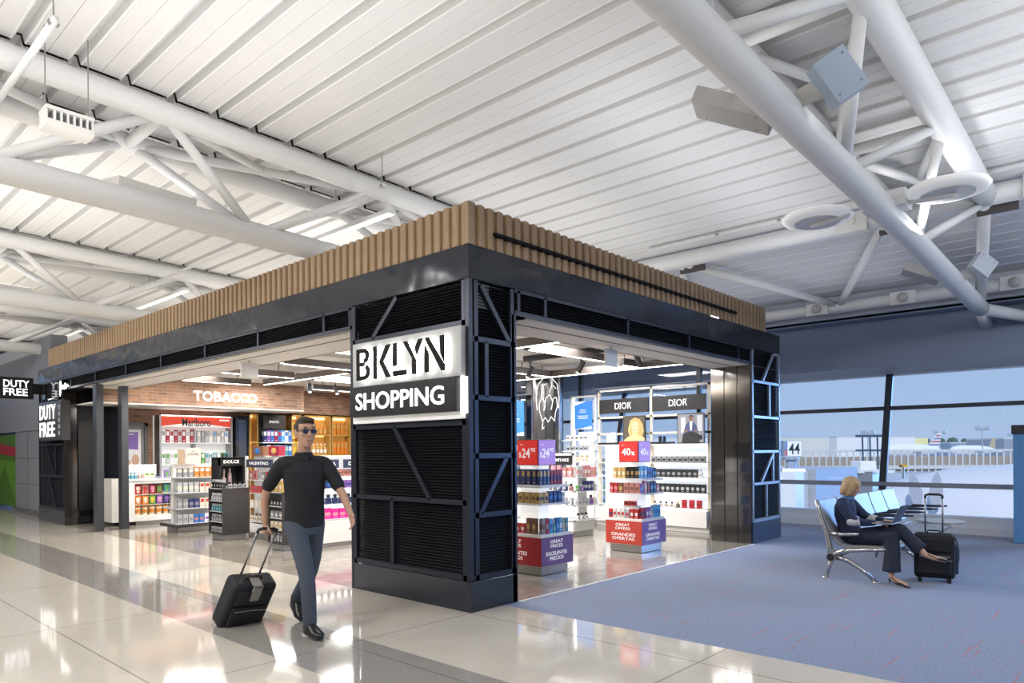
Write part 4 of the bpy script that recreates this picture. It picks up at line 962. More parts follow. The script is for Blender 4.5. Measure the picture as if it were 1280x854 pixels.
# ---- tall lit display with two black headers -----------------------------
IVORY = mat('ivory_frame', (.78, .68, .52), .4)
dd = thing('cosmetics_display', 'tall ivory framed lit display with two black headers before the glass wall', 'display', (7.1, 1.15, 0))
yA, yM_, yB = 1.15, 2.36, 3.60
b = M(); b.box(7.06, yA, 0.004, 7.44, yB, .10); b.build('plinth', LAMW, dd)
b = M(); b.box(7.0, yA+.02, .10, 7.45, yB, .40); b.build('base_cabinet', LAMW, dd, bevel=.006)
for y in (yA, yM_-.025, yB-.05):
    b = M(); b.box(7.12, y, .10, 7.18, y+.05, 2.72); b.build('upright', IVORY, dd)
for z in (2.68, 2.16-.02, 1.90-.09):
    b = M(); b.box(7.12, yA, z, 7.17, yB, z+.04); b.build('rail', IVORY if z < 2.6 else LAMW, dd)
for y0, y1 in ((yA+.05, yM_-.025), (yM_+.025, yB-.05)):
    b = M(); b.box(7.08, y0+.02, 2.24, 7.12, y1-.02, 2.52); hh = b.build('black_header', BLACK, dd)
    # serif lettering
    ys = (y0+y1)/2+.19
    textobj('header_writing', 'DIOR', WRITE, hh, (7.078, ys, 2.32), (0, -1, 0), (0, 0, 1), .38, .125, .002, .004)
    b = M()
    for k_ in (0, .105, .125, .205, .355):
        b.box(7.0765, ys-k_-.022, 2.32, 7.078, ys-k_+.004, 2.327); b.box(7.0765, ys-k_-.022, 2.438, 7.078, ys-k_+.004, 2.445)
    b.build('header_serifs', WRITE, hh)
b = M(); b.box(7.30, yA+.05, .42, 7.31, yB-.05, 1.60); b.build('lit_back_panel', mat('frosted_back', (.8, .85, .92), .4, emit=(.85, .93, 1), es=.5), dd)
for z in (.44, .72, 1.0, 1.27, 1.62):
    b = M(); b.box(7.02 if z < 1.6 else 6.98, yA+.03, z-.014, 7.30, yB-.03, z); b.build('shelf', GLASSSH, dd)
    b = M(); b.box(7.28, yA+.06, z-.028, 7.295, yB-.06, z-.015); b.build('shelf_light', LED, dd)
FX = 'the tall ivory display'; G = 'boxes on the tall ivory display'
dk = ('box', 'black', 'grey', .082, .15, .06)
row('-X', 7.05, 1.22, 2.32, 1.27, rep(10, 'box', 'grey', 'black', .095, .12, .05), 'the shelf under the posters', FX, 'the window pillar', G)
row('-X', 7.05, 1.28, 2.32, 1.00, mix([(1, ('flacon', 'white', 'silver', .07, .16, .05)), (9, dk)]), 'the second product shelf', FX, 'the window pillar', G)
row('-X', 7.05, 1.22, 2.32, .72, rep(11, 'box', 'black', 'silver', .082, .16, .06), 'the third product shelf', FX, 'the window pillar', G)
row('-X', 7.05, 1.30, 2.32, .44, mix([(3, ('box', 'red', 'crimson', .09, .15, .05)), (1, ('flacon', 'black', 'gold', .06, .10, .05)), (4, ('flacon', 'cream', 'black', .06, .10, .05))]), 'the lowest shelf', FX, 'the window pillar', G)
row('-X', 7.05, 2.42, 2.80, 1.27, rep(3, 'flacon', 'white', 'cream', .08, .20, .05), 'the upper inner shelf', FX, 'the middle upright', G)
row('-X', 7.05, 2.42, 2.80, 1.00, rep(3, 'box', 'white', 'silver', .08, .20, .05), 'the middle inner shelf', FX, 'the middle upright', G)
# posters and what stands between them
def poster(y0, y1, kind):
    lab = 'portrait poster of a woman with long golden curls on the tall ivory display' if kind == 'w' else 'poster of a seated person in a dark jacket on the tall ivory display'
    t = thing('framed_poster', lab, 'poster', (7.0, (y0+y1)/2, 1.62))
    b = M(); b.box(7.0, y0, 1.622, 7.03, y1, 2.17); b.build('frame', BLACK, t)
    o = (6.999, y1-.015, 1.64); u = (0, -1, 0); v = (0, 0, 1); w = (y1-y0-.03)
    def pl(name, pts, c, k):
        b = M(); b.prism([(x*w, z*.515) for x, z in pts], (6.999-.0008*k, y1-.015, 1.637), u, v, (-.0006, 0, 0)); b.build(name, mat('print_%s' % name+kind, c, .4, emit=c, es=.35), t)
    def ell(cx, cz, rx, rz, n=20): return [(cx+rx*cos(2*pi*i/n), cz+rz*sin(2*pi*i/n)) for i in range(n)]
    if kind == 'w':
        pl('backdrop', [(0, 0), (1, 0), (1, 1), (0, 1)], (.06, .05, .035), 0)
        pl('hair', [(.22, .1), (.30, .35), (.22, .5), (.30, .7), (.36, .88), (.55, .97), (.78, .9), (.92, .7), (.97, .45), (.9, .3), (.98, .1), (.7, .05)], (.50, .27, .10), 1)
        pl('shoulders', [(.0, 0), (1, 0), (1, .20), (.78, .28), (.66, .33), (.66, .45), (.44, .45), (.44, .33), (.2, .24), (.02, .12)], (.66, .38, .20), 2)
        pl('face', ell(.56, .62, .16, .22), (.70, .42, .26), 3)
        pl('hair_strand', [(.34, .88), (.40, .8), (.36, .6), (.30, .45), (.34, .3), (.26, .35), (.24, .55), (.3, .75)], (.62, .38, .15), 4)
        for x in (.50, .63): pl('eye', ell(x, .66, .035, .014), (.04, .02, .015), 4.5)
        pl('mouth', ell(.565, .51, .05, .018), (.40, .08, .06), 4.5); pl('nose', [(.555, .64), (.585, .56), (.54, .56)], (.55, .28, .15), 4.2)
    else:
        pl('backdrop', [(0, 0), (1, 0), (1, 1), (0, 1)], (.22, .23, .26), 0)
        pl('window_light', [(.12, .35), (.3, .35), (.3, .9), (.12, .9)], (.5, .52, .56), 1); pl('window_light', [(.75, .4), (.95, .4), (.95, .95), (.75, .95)], (.45, .47, .52), 1)
        pl('jacket', [(.22, .35), (.3, .62), (.42, .74), (.6, .74), (.74, .6), (.8, .36), (.6, .3), (.4, .3)], (.05, .07, .16), 2)
        pl('shirt', [(.46, .74), (.58, .74), (.54, .42), (.48, .42)], (.7, .68, .66), 3)
        pl('legs', [(.15, 0), (.85, 0), (.82, .3), (.65, .38), (.4, .38), (.2, .3)], (.02, .02, .025), 2.5)
        pl('face', ell(.52, .86, .08, .095), (.20, .10, .06), 3); pl('hair', [(.43, .88), (.46, .96), (.58, .97), (.62, .88), (.57, .92), (.48, .92)], (.01, .01, .01), 4)
        pl('hand', ell(.32, .42, .05, .05), (.22, .12, .07), 4); pl('hand', ell(.70, .40, .05, .05), (.22, .12, .07), 4); pl('bottle', [(.8, .1), (.95, .1), (.95, .26), (.8, .26)], (.01, .01, .01), 4)
poster(1.20, 1.74, 'm'); poster(2.42, 2.92, 'w')
for y, lab in ((2.02, 'pair of small dark boxes beside the seated person poster on the ivory display'),):
    t = thing('display_flacon', lab, 'perfume', (7.1, y, 1.62))
    for k_ in (0, .09):
        b = M(); b.box(7.08, y+k_, 1.622, 7.13, y+k_+.07, 1.77); b.build('flacon', mat('dark_glass', (.03, .03, .035), .1), t, bevel=.004)
t = thing('display_flacon', 'white boxed perfume beside the curly hair poster on the ivory display', 'perfume', (7.1, 3.2, 1.62))
b = M(); b.box(7.035, 3.12, 1.622, 7.10, 3.24, 1.86); b.box(7.035, 3.245, 1.622, 7.10, 3.33, 1.80); b.build('carton', LAMW, t)
for y0, y1, lab in ((1.8, 2.3, 'black tray on the ivory display beside the seated person poster'), (2.95, 3.5, 'black tray on the ivory display beside the curly hair poster')):
    b = M(); b.box(6.985, y0, 1.622, 7.03, y1, 1.66); tag(b.build('display_tray', BLACK), lab, 'tray')

# ---- white tower between column and display, blue poster ------------------
t = thing('shelf_tower', 'narrow lit shelf tower with a blue poster beside the tall ivory display', 'shelving', (6.9, 3.75, 0))
b = M(); b.box(6.95, 3.68, .004, 7.4, 4.30, .10); b.build('plinth', LAMW, t)
b = M(); b.box(6.9, 3.68, .10, 7.4, 4.30, 1.02); b.build('base_cabinet', mat('lit_cabinet', (.85, .85, .84), .4, emit=(1, .95, .88), es=.35), t)
for y in (3.66, 4.28):
    b = M(); b.box(7.15, y, .1, 7.2, y+.04, 2.62); b.build('upright', LAMW, t)
b = M(); b.box(7.15, 3.66, 2.60, 7.2, 4.32, 2.64); b.build('top_rail', LAMW, t)
b = M(); b.box(7.145, 4.20, .1, 7.15, 4.24, 2.6); b.build('light_strip', LED, t)
b = M(); b.box(7.36, 3.72, 1.02, 7.38, 4.26, 1.9); b.build('lit_back_panel', LITSH, t)
for z in (1.04, 1.28, 1.50, 1.72):
    b = M(); b.box(6.88, 3.66, z-.014, 7.35, 4.34, z); b.build('shelf', GLASSSH, t)
FX = 'the narrow tower'; G = 'products on the narrow tower'
row('-X', 6.92, 3.72, 4.25, 1.04, mix([(2, ('box', 'white', 'red', .09, .17, .05)), (1, ('box', 'red', 'white', .08, .14, .05)), (1, ('box', 'white', 'red', .09, .16, .05))]), 'the lowest shelf', FX, 'the ivory display', G)
row('-X', 6.92, 3.72, 4.25, 1.28, rep(5, 'flacon', 'cream', 'gold', .07, .13, .05), 'the third shelf', FX, 'the ivory display', G)
row('-X', 6.92, 3.72, 4.25, 1.50, rep(5, 'box', 'silver', 'black', .08, .11, .05), 'the second shelf', FX, 'the ivory display', G)
row('-X', 6.92, 3.72, 4.25, 1.72, rep(5, 'box', 'white', 'black', .08, .10, .05), 'the top shelf', FX, 'the ivory display', G)
BLUEP = mat('blue_poster_print', (.02, .16, .55), .4, emit=(.03, .22, .70), es=.5)
def blueposter(y0, y1, z0, z1, x, lab, ws):
    t = thing('blue_poster', lab, 'poster', (x, y0, z0))
    b = M(); b.box(x, y0, z0, x+.02, y1, z1); b.build('panel', BLUEP, t)
    W = y1-y0; Hh = z1-z0
    b = M(); b.prism([(0, 0), (W, 0), (W, Hh*.10), (W*.4, Hh*.02)], (x-.001, y1, z0), (0, -1, 0), (0, 0, 1), (-.001, 0, 0)); b.build('white_corner', WRITE, t); b = M(); b.prism([(0, Hh), (W*.7, Hh), (0, Hh*.85)], (x-.001, y1, z0), (0, -1, 0), (0, 0, 1), (-.001, 0, 0)); b.build('white_corner', WRITE, t)
    textobj('poster_writing', ws, WRITE, t, (x-.002, y1-W*.2, z0+Hh*.36), (0, -1, 0), (0, 0, 1), W*.6, Hh*.36, .001, .004, 'C')
blueposter(3.74, 4.18, 1.95, 2.52, 7.1, 'blue poster with white writing in the narrow tower beside the ivory display', 'Airport\nExclusive\n\nExclusivo para\nel aeropuerto')
# round column clad in dark steel with a neon drawing
t = thing('neon_column', 'dark steel column with a neon line drawing of a curly head', 'column', (6.75, 4.75, 0))
b = M(); b.lathe((6.95, 4.78, 0), [(.34, .0), (.34, 3.17)], 40); b.build('shaft', mat('column_steel', (.17, .17, .175), .22, metal=.85), t, auto=True)
def colp(a, z, r=.352): return (6.95+r*cos(radians(a)), 4.78+r*sin(radians(a)), z)
NEON = mat('neon_line', (1, 1, 1), .4, emit=(1, .97, .92), es=1.6)
A0 = 222
curls = [[(-40, 2.35), (-44, 2.6), (-36, 2.88), (-15, 3.02), (10, 3.03), (33, 2.9), (42, 2.62), (38, 2.4)],
         [(-30, 2.30), (-32, 2.48), (-22, 2.62), (-10, 2.5), (-14, 2.34)], [(-12, 2.36), (-8, 2.6), (6, 2.68), (16, 2.52), (10, 2.36)], [(12, 2.4), (18, 2.6), (30, 2.62), (34, 2.44), (26, 2.3)],
         [(-24, 2.62), (-20, 2.86), (-4, 2.9)], [(4, 2.72), (14, 2.88), (28, 2.8)], [(-28, 2.3), (-20, 2.12), (-10, 2.2), (0, 2.1), (10, 2.22), (22, 2.12), (26, 2.3)], [(-18, 2.12), (-22, 1.95), (-14, 2.0)]]
for c in curls:
    b = M(); pts = []
    for i in range(len(c)-1):
        for k_ in range(5):
            q = k_/5; pts.append(colp(A0+c[i][0]*(1-q)+c[i+1][0]*q, c[i][1]*(1-q)+c[i+1][1]*q))
    pts.append(colp(A0+c[-1][0], c[-1][1])); b.path(pts, .0045, 6); b.build('neon_tube', NEON, t)
b = M(); b.box(7.22, 4.95, 0, 7.42, 5.6, 3.17); b.build('side_clad', BLACK, t)
# frame display by the column with blue poster and gold picture
t = thing('framed_shelf_unit', 'dark framed shelf unit with cream side panel behind the great prices stand', 'shelving', (7.0, 5.2, 0))
for y in (5.15, 6.15):
    b = M(); b.box(6.9, y, 0, 6.94, y+.04, 2.75); b.box(7.34, y, 0, 7.38, y+.04, 2.75); b.build('post', BLACK, t)
b = M(); b.box(6.9, 5.15, 2.72, 7.38, 6.19, 2.75); b.build('top_frame', BLACK, t)
b = M(); b.box(6.95, 5.16, .1, 7.33, 5.19, 2.71); b.build('cream_side_panel', mat('cream_lit_panel', (.8, .72, .6), .5, emit=(1, .9, .75), es=.3), t)
for z in (.4, .8, 1.2, 1.55):
    b = M(); b.box(6.92, 5.2, z-.015, 7.36, 6.14, z); b.build('shelf', GLASSSH, t)
blueposter(5.45, 6.05, 1.85, 2.62, 6.95, 'blue poster with white writing in the dark framed unit behind the stand', 'Airport\nExclusive\n\nExclusivo para\nel aeropuerto')
row('-X', 6.96, 5.3, 6.1, 1.55, mix([(2, ('box', 'rose', 'white', .09, .12, .05)), (3, ('flacon', 'silver', 'rose', .07, .16, .05)), (1, ('box', 'white', 'rose', .09, .1, .05))]), 'the upper shelf', 'the dark framed unit', 'the column', 'products in the dark framed unit')
row('-X', 6.96, 5.3, 6.1, 1.2, rep(5, 'flacon', 'teal', 'silver', .07, .15, .05), 'the second shelf', 'the dark framed unit', 'the column', 'products in the dark framed unit')
t = thing('lit_wall_unit', 'white lit wall unit with blue banner and gold bottle picture, deep behind the corner pillar', 'shelving', (7.0, 6.3, 0))
b = M(); b.box(7.2, 6.3, .1, 7.35, 8.6, 2.75); b.build('lit_back_panel', mat('frosted_back2', (.8, .85, .92), .4, emit=(.85, .93, 1), es=.35), t)
for z in (.5, .9, 1.3, 1.7, 2.32, 2.66):
    b = M(); b.box(6.95, 6.3, z-.02, 7.2, 8.6, z); b.build('shelf', LAMW, t)
b = M(); b.box(6.93, 6.4, 2.36, 6.95, 7.9, 2.62); bb = b.build('blue_banner', BLUEP, t)
textobj('banner_writing', 'Airport Exclusive\nExclusivo para el aeropuerto', WRITE, bb, (6.929, 7.45, 2.42), (0, -1, 0), (0, 0, 1), .7, .15, .001, .004, 'C')
b = M(); b.box(6.94, 6.45, 1.71, 6.96, 7.1, 2.28); bb = b.build('picture_panel', mat('gold_print', (.30, .20, .07), .4), t)
b = M(); b.prism(arc(.33, .22, .15, .15, 0, 350, 20), (6.939, 7.1, 1.71), (0, -1, 0), (0, 0, 1), (-.001, 0, 0)); b.prism([(.27, .36), (.39, .36), (.39, .5), (.27, .5)], (6.939, 7.1, 1.71), (0, -1, 0), (0, 0, 1), (-.001, 0, 0)); b.build('bottle_picture', mat('pale_gold_print', (.75, .62, .3), .4, emit=(.8, .65, .3), es=.3), bb)

# ================================================================== WALKWAY SIDE OF THE SHOP
# snack gondola with tray base (g1)
t = thing('snack_gondola', 'white four tier gondola with dark tray base and a framed sign, behind the candy counter', 'shelving', (.92, 8.9, 0))
b = M(); b.box(1.0, 8.98, .004, 1.92, 9.5, .10); b.build('plinth', STEELB, t)
b = M(); b.box(.90, 8.85, .10, 1.97, 9.6, .16); b.build('dark_tray', DARKLAM, t, bevel=.004)
b = M(); b.box(1.02, 9.25, .16, 1.9, 9.35, 1.30); b.build('back_panel', LAMW, t)
for z in (.17, .46, .76, 1.05):
    b = M(); b.box(.93, 8.88, z-.02+.004, 1.94, 9.56, z); b.build('shelf', GLASSSH, t)
b = M(); b.box(1.20, 9.1, 1.30, 1.49, 9.13, 1.61); s_ = b.build('sign_panel', mat('cream_card', (.8, .76, .66), .5), t)
textobj('sign_writing', 'TASTE', BLACK, s_, (1.30, 9.098, 1.535), (1, 0, 0), (0, 0, 1), .09, .018, .001, .01)
textobj('sign_writing', 'LOCAL', BLACK, s_, (1.235, 9.098, 1.465), (1, 0, 0), (0, 0, 1), .22, .048, .001, .02)
b = M(); b.box(1.06, 9.1, 1.30, 1.18, 9.13, 1.58); b.build('picture_card', mat('tan_card', (.5, .36, .25), .5), t)
FX = 'the snack gondola'; G = 'goods on the snack gondola'
row('-Y', 8.92, .97, 1.9, 1.05, mix([(3, ('carton', 'grey', 'cream', .085, .17, .06)), (6, ('carton', 'amber', 'white', .085, .19, .06))]), 'the top shelf', FX, 'the candy counter', G)
row('-Y', 8.92, .97, 1.9, .76, mix([(4, ('box', 'silver', 'cream', .085, .19, .06)), (5, ('carton', 'cream', 'red', .085, .18, .06))]), 'the second shelf', FX, 'the candy counter', G)
row('-Y', 8.92, .97, 1.9, .46, mix([(2, ('box', 'grey', 'silver', .09, .17, .06)), (2, ('box', 'navy', 'grey', .09, .17, .06)), (5, ('carton', 'cream', 'red', .09, .18, .06))]), 'the third shelf', FX, 'the candy counter', G)
row('-Y', 8.92, .97, 1.9, .17, mix([(3, ('box', 'silver', 'grey', .09, .17, .06)), (2, ('box', 'blue', 'rose', .09, .16, .06)), (2, ('box', 'white', 'purple', .1, .17, .06)), (2, ('box', 'rose', 'white', .09, .18, .06))]), 'the lowest shelf', FX, 'the candy counter', G)
# candy counter
t = thing('candy_counter', 'white cash counter with a recessed front full of candy bags', 'counter', (.92, 11.0, 0))
yc = 11.05
b = M(); b.box(1.0, yc+.06, .004, 1.8, yc+.6, .10); b.build('plinth', STEELB, t)
b = M()
b.box(.84, yc, .08, .96, yc+.65, .93); b.box(1.70, yc, .08, 1.82, yc+.65, .93); b.box(.96, yc, .08, 1.70, yc+.65, .19); b.box(.96, yc, .87, 1.70, yc+.65, .93); b.box(.96, yc+.28, .19, 1.70, yc+.65, .87)
b.build('counter_body', LAMW, t, bevel=.004)
b = M(); b.box(.80, yc-.03, .93, 1.88, yc+.68, .965); b.build('counter_top', LAMW, t, bevel=.006)
b = M(); b.box(.86, yc+.45, .965, 1.56, yc+.50, 1.27); b.build('upstand', LAMW, t)
b = M(); b.box(.55, yc+.1, .08, .80, yc+.7, .98); b.build('return_cabinet', mat('pale_cabinet', (.6, .58, .55), .4), t)
for z in (.20, .42, .64):
    b = M(); b.box(.965, yc+.06, z-.008, 1.695, yc+.27, z); b.build('shelf', mat('warm_lit_shelf', (.8, .7, .55), .4, emit=(1, .8, .5), es=.12), t)
FX = 'the candy counter'; G = 'snacks in the candy counter front'
row('-Y', yc+.07, .985, 1.69, .64, [('bag', 'red', 'cream', .125, .21, .05), ('bag', 'rose', 'red', .125, .20, .05), ('bag', 'crimson', 'pink', .125, .21, .05), ('bag', 'brown', 'green', .125, .20, .05), ('bag', 'teal', 'green', .125, .21, .05)], 'the top shelf', FX, 'the steel posts', G)
row('-Y', yc+.07, .985, 1.69, .42, [('bag', 'orange', 'white', .125, .19, .05), ('bag', 'orange', 'cream', .125, .19, .05), ('bag', 'green', 'yellow', .125, .19, .05), ('bag', 'purple', 'pink', .125, .19, .05), ('bag', 'navy', 'purple', .125, .19, .05)], 'the middle shelf', FX, 'the steel posts', G)
row('-Y', yc+.07, .985, 1.69, .20, rep(5, 'tub', 'cream', 'amber', .125, .18, .12), 'the lowest shelf', FX, 'the steel posts', G)
row('-Y', yc+.15, .88, 1.55, .966, mix([(3, ('carton', 'teal', 'white', .05, .14, .05)), (2, ('bottle', 'silver', 'rose', .05, .16, .05)), (2, ('carton', 'cream', 'green', .1, .13, .05)), (2, ('bottle', 'navy', 'silver', .05, .1, .05))]), 'the worktop', FX, 'the steel posts', 'small goods on the candy counter')
row('-Y', yc+.12, 1.60, 1.84, .966, [('bag', 'purple', 'green', .11, .19, .05), ('bag', 'green', 'purple', .11, .26, .05)], 'the worktop end', FX, 'the steel posts', 'bags on the candy counter end')
# door with poster
t = struct(thing('door_1', None, None, (1.3, 12.6, 0)))
b = M(); b.box(.87, 12.54, 0, .95, 12.62, 2.22); b.box(1.70, 12.54, 0, 1.77, 12.62, 2.22); b.box(.87, 12.54, 2.14, 1.77, 12.62, 2.22); b.build('door_frame', mat('grey_door_frame', (.13, .13, .135), .4), t)
b = M(); b.box(.95, 12.57, 0.005, 1.70, 12.61, 2.14); b.build('door_leaf', mat('grey_door', (.20, .20, .21), .4), t, bevel=.003)
b = M(); b.tube((1.02, 12.55, 1.05), (1.12, 12.55, 1.05), .012); b.build('door_handle', CHROME, t)
t = thing('door_poster', 'white and purple poster fixed to the grey door beside the tobacco shelves', 'poster', (1.25, 12.56, 1.6))
b = M(); b.box(.885, 12.545, 1.20, 1.62, 12.565, 2.06); b.build('sheet', mat('poster_white', (.78, .78, .80), .5), t)
b = M(); b.prism([(.98-.885, .44), (1.56-.885, .40), (1.56-.885, .80), (.98-.885, .80)], (.885, 12.544, 1.20), (1, 0, 0), (0, 0, 1), (0, -.001, 0)); b.build('purple_field', mat('poster_purple', (.20, .11, .42), .5), t)
textobj('poster_writing', 'Join the club', WRITE, t, (1.02, 12.542, 1.93), (1, 0, 0), (0, 0, 1), .46, .04, .001, .005)
b = M(); b.ball((1.05, 12.545, 1.33), .09, .004, .12); b.ball((1.30, 12.545, 1.30), .10, .004, .10); b.ball((1.50, 12.545, 1.36), .08, .004, .13); b.build('printed_figures', mat('poster_skin', (.55, .34, .25), .6), t)
b = M(); b.box(.93, 12.548, 0, .945, 12.56, .01); b.box(1.45, 12.53, 1.0, 1.62, 12.56, 1.3); 
# tobacco wall display
t = thing('tobacco_display', 'lit tobacco wall shelving with a red and white header', 'display', (1.95, 12.3, 0))
b = M(); b.box(1.90, 12.5, 0.004, 3.62, 12.6, 2.40); b.build('lit_back_panel', mat('tobacco_back', (.7, .7, .7), .5, emit=(1, .98, .95), es=.35), t)
b = M(); b.box(1.90, 12.2, 0, 1.94, 12.5, 2.40); b.box(3.60, 12.2, 0, 3.64, 12.5, 2.40); b.box(2.73, 12.3, 1.2, 2.77, 12.5, 2.1); b.build('side_panel', GREYM, t)
b = M(); b.box(1.94, 12.22, 2.13, 3.60, 12.26, 2.38); hd = b.build('red_header', mat('header_red_print', (.65, .05, .02), .4, emit=(.8, .07, .03), es=.35), t)
b = M(); b.prism([(0, 0), (1.66, 0), (1.66, .01), (1.0, .09), (.55, .09), (0, .01)], (1.94, 12.219, 2.13), (1, 0, 0), (0, 0, 1), (0, -.001, 0)); b.build('white_field', mat('header_white_print', (.9, .9, .88), .4, emit=(1, 1, 1), es=.3), hd)
textobj('header_writing', 'Marlboro', BLACK, hd, (2.42, 12.215, 2.15), (1, 0, 0), (0, 0, 1), .68, .19, .001, .015)
b = M(); b.box(3.32, 12.217, 2.29, 3.56, 12.219, 2.33); b.build('price_tab', mat('header_white_print', (.9, .9, .9)), hd)
b = M(); b.box(1.94, 12.2, 2.385, 3.60, 12.24, 2.40); b.build('light_strip', LED, t)
for z in (.9, 1.25, 1.76):
    b = M(); b.box(1.94, 12.22, z-.02, 3.60, 12.5, z); b.build('shelf', GLASSSH, t)
b = M(); b.box(1.94, 12.2, .05, 3.60, 12.5, .88); b.build('base_cabinet', LAMW, t)
FX = 'the tobacco display'; G = 'cartons on the tobacco display'
row('-Y', 12.28, 1.98, 2.71, 1.76, [('carton', c, d, .08, .30, .06) for c, d in (('white', 'grey'), ('crimson', 'white'), ('white', 'crimson'), ('crimson', 'silver'), ('silver', 'crimson'), ('crimson', 'white'), ('white', 'silver'), ('crimson', 'silver'))], 'the upper shelf', FX+' first bay', 'the door', G)
row('-Y', 12.28, 2.80, 3.56, 1.76, [('carton', c, d, .08, .29, .06) for c, d in (('silver', 'white'), ('grey', 'silver'), ('silver', 'grey'), ('white', 'silver'), ('silver', 'sky'), ('white', 'grey'), ('silver', 'white'), ('white', 'sky'))], 'the upper shelf', FX+' second bay', 'the door', G)
row('-Y', 12.28, 1.98, 2.71, 1.25, [('carton', c, d, .075, .27, .06) for c, d in (('white', 'green'), ('silver', 'green'), ('white', 'silver'), ('white', 'green'), ('silver', 'white'), ('white', 'grey'), ('silver', 'teal'), ('white', 'teal'))], 'the lower shelf', FX+' first bay', 'the door', G)
row('-Y', 12.28, 2.80, 3.56, 1.25, [('carton', c, d, .08, .27, .06) for c, d in (('white', 'silver'), ('green', 'white'), ('silver', 'teal'), ('white', 'teal'), ('teal', 'silver'), ('silver', 'white'), ('green', 'black'), ('teal', 'black'))], 'the lower shelf', FX+' second bay', 'the door', G)
# dark cabinet by the tobacco display and amber wall niches
t = thing('dark_tall_cabinet', 'tall dark glossy cabinet between the tobacco display and the brick strip', 'cabinet', (3.7, 12.2, 0))
b = M(); b.box(3.68, 12.1, 0, 4.0, 12.58, 2.44); b.build('body', mat('black_gloss_panel', (.012, .014, .02)), t, bevel=.004); b = M(); b.box(3.74, 12.09, .3, 3.94, 12.10, 2.3); b.build('glass_door', mat('smoke_glass', (.05, .06, .08), .08), t)
AMB = mat('amber_lit_wood', (.45, .22, .06), .5, emit=(1, .48, .10), es=.28); AMBL = mat('amber_light', (1, .8, .5), .5, emit=(1, .68, .25), es=3.2)
def niche(x0, x1, y, lab, strong, zs):
    t = thing('amber_shelf_unit', lab, 'shelving', (x0, y, 0))
    b = M(); b.box(x0, y, .9, x1, y+.02, 2.52); b.build('back_panel', AMB, t)
    b = M(); b.box(x0, y-.3, .0, x0+.03, y, 2.52); b.box(x1-.03, y-.3, 0, x1, y, 2.52); b.box(x0, y-.3, 2.49, x1, y, 2.52); b.build('frame', mat('ochre_frame', (.50, .30, .08), .4), t)
    for z in zs:
        b = M(); b.box(x0+.03, y-.28, z-.03, x1-.03, y, z); b.build('shelf', mat('ochre_frame', (.5, .3, .08)), t)
        if strong:
            b = M(); b.box(x0+.06, y-.03, z-.05, x1-.06, y-.01, z-.03); b.build('shelf_light', AMBL, t)
    b = M(); b.box(x0+.05, y-.06, 2.42, x1-.05, y-.02, 2.48); b.build('top_light', AMBL, t)
niche(4.12, 4.36, 12.58, 'narrow amber lit wall niche beside the spirits shelves', 1, (1.2, 1.8))
niche(5.31, 5.62, 12.58, 'amber lit shelf niche just behind the walking man head', 1, (1.45, 1.95))
niche(5.66, 6.52, 12.58, 'wide bright amber lit bottle niche, third along the back wall', 1, (1.45, 2.0))
niche(6.56, 7.2, 12.58, 'amber wood shelf niche nearest the dark pillar at the back wall', 0, (1.45, 2.0))
FX = 'the wide amber niche'
row('-Y', 12.36, 5.80, 6.45, 2.0, mix([(5, ('bottle', 'amber', 'gold', .09, .30, .09))]), 'the upper shelf', FX, 'the spirits shelves', 'bottles in the amber niches')
row('-Y', 12.36, 5.75, 6.45, 1.45, mix([(6, ('bottle', 'gold', 'white', .09, .30, .09))]), 'the lower shelf', FX, 'the spirits shelves', 'bottles in the amber niches')
row('-Y', 12.36, 6.64, 7.12, 2.0, mix([(4, ('carton', 'amber', 'gold', .1, .33, .09))]), 'the upper shelf', 'the amber wood niche', 'the spirits shelves', 'bottles in the amber niches')
row('-Y', 12.36, 6.64, 7.12, 1.45, mix([(4, ('carton', 'orange', 'gold', .1, .36, .09))]), 'the lower shelf', 'the amber wood niche', 'the spirits shelves', 'bottles in the amber niches')
row('-Y', 12.33, 5.37, 5.57, 1.95, rep(2, 'carton', 'yellow', 'brown', .09, .36, .08), 'the upper shelf', 'the small amber niche', 'the spirits shelves', 'bottles in the amber niches')
row('-Y', 12.33, 5.37, 5.57, 1.45, rep(2, 'carton', 'yellow', 'gold', .09, .36, .08), 'the lower shelf', 'the small amber niche', 'the spirits shelves', 'bottles in the amber niches')
# spirits shelves
t = thing('spirits_shelf', 'spirits shelf with a black header against the brick back wall', 'shelving', (4.46, 12.3, 0))
b = M(); b.box(4.44, 12.45, .5, 5.22, 12.5, 2.5); b.build('back_panel', DARKLAM, t)
b = M(); b.box(4.46, 12.2, 2.14, 5.05, 12.24, 2.47); hd = b.build('black_header', mat('header_black', (.03, .028, .025), .4), t)
textobj('header_writing', 'SPIRITS', WRITE, hd, (4.62, 12.198, 2.28), (1, 0, 0), (0, 0, 1), .27, .06, .001, .01)
for z in (1.38, 1.78):
    b = M(); b.box(4.40, 12.12, z-.025, 5.28, 12.45, z); b.build('shelf', GLASSSH, t)
b = M(); b.box(4.44, 12.2, 0, 5.22, 12.5, 1.2); b.build('base_cabinet', LAMW, t)
FX = 'the spirits shelf'; G = 'cartons on the spirits shelf'
row('-Y', 12.16, 4.44, 5.24, 1.78, [('carton', c, d, .095, .31, .08) for c, d in (('navy', 'white'), ('purple', 'white'), ('blue', 'white'), ('crimson', 'white'), ('blue', 'red'), ('sky', 'white'), ('white', 'blue'), ('blue', 'silver'))], 'the upper shelf', FX, 'the tobacco display', G)
row('-Y', 12.16, 4.44, 5.24, 1.38, [('carton', c, d, .095, .32, .08) for c, d in (('navy', 'white'), ('white', 'navy'), ('crimson', 'sky'), ('teal', 'white'), ('sky', 'white'), ('blue', 'white'), ('teal', 'silver'), ('blue', 'white'))], 'the lower shelf', FX, 'the tobacco display', G)
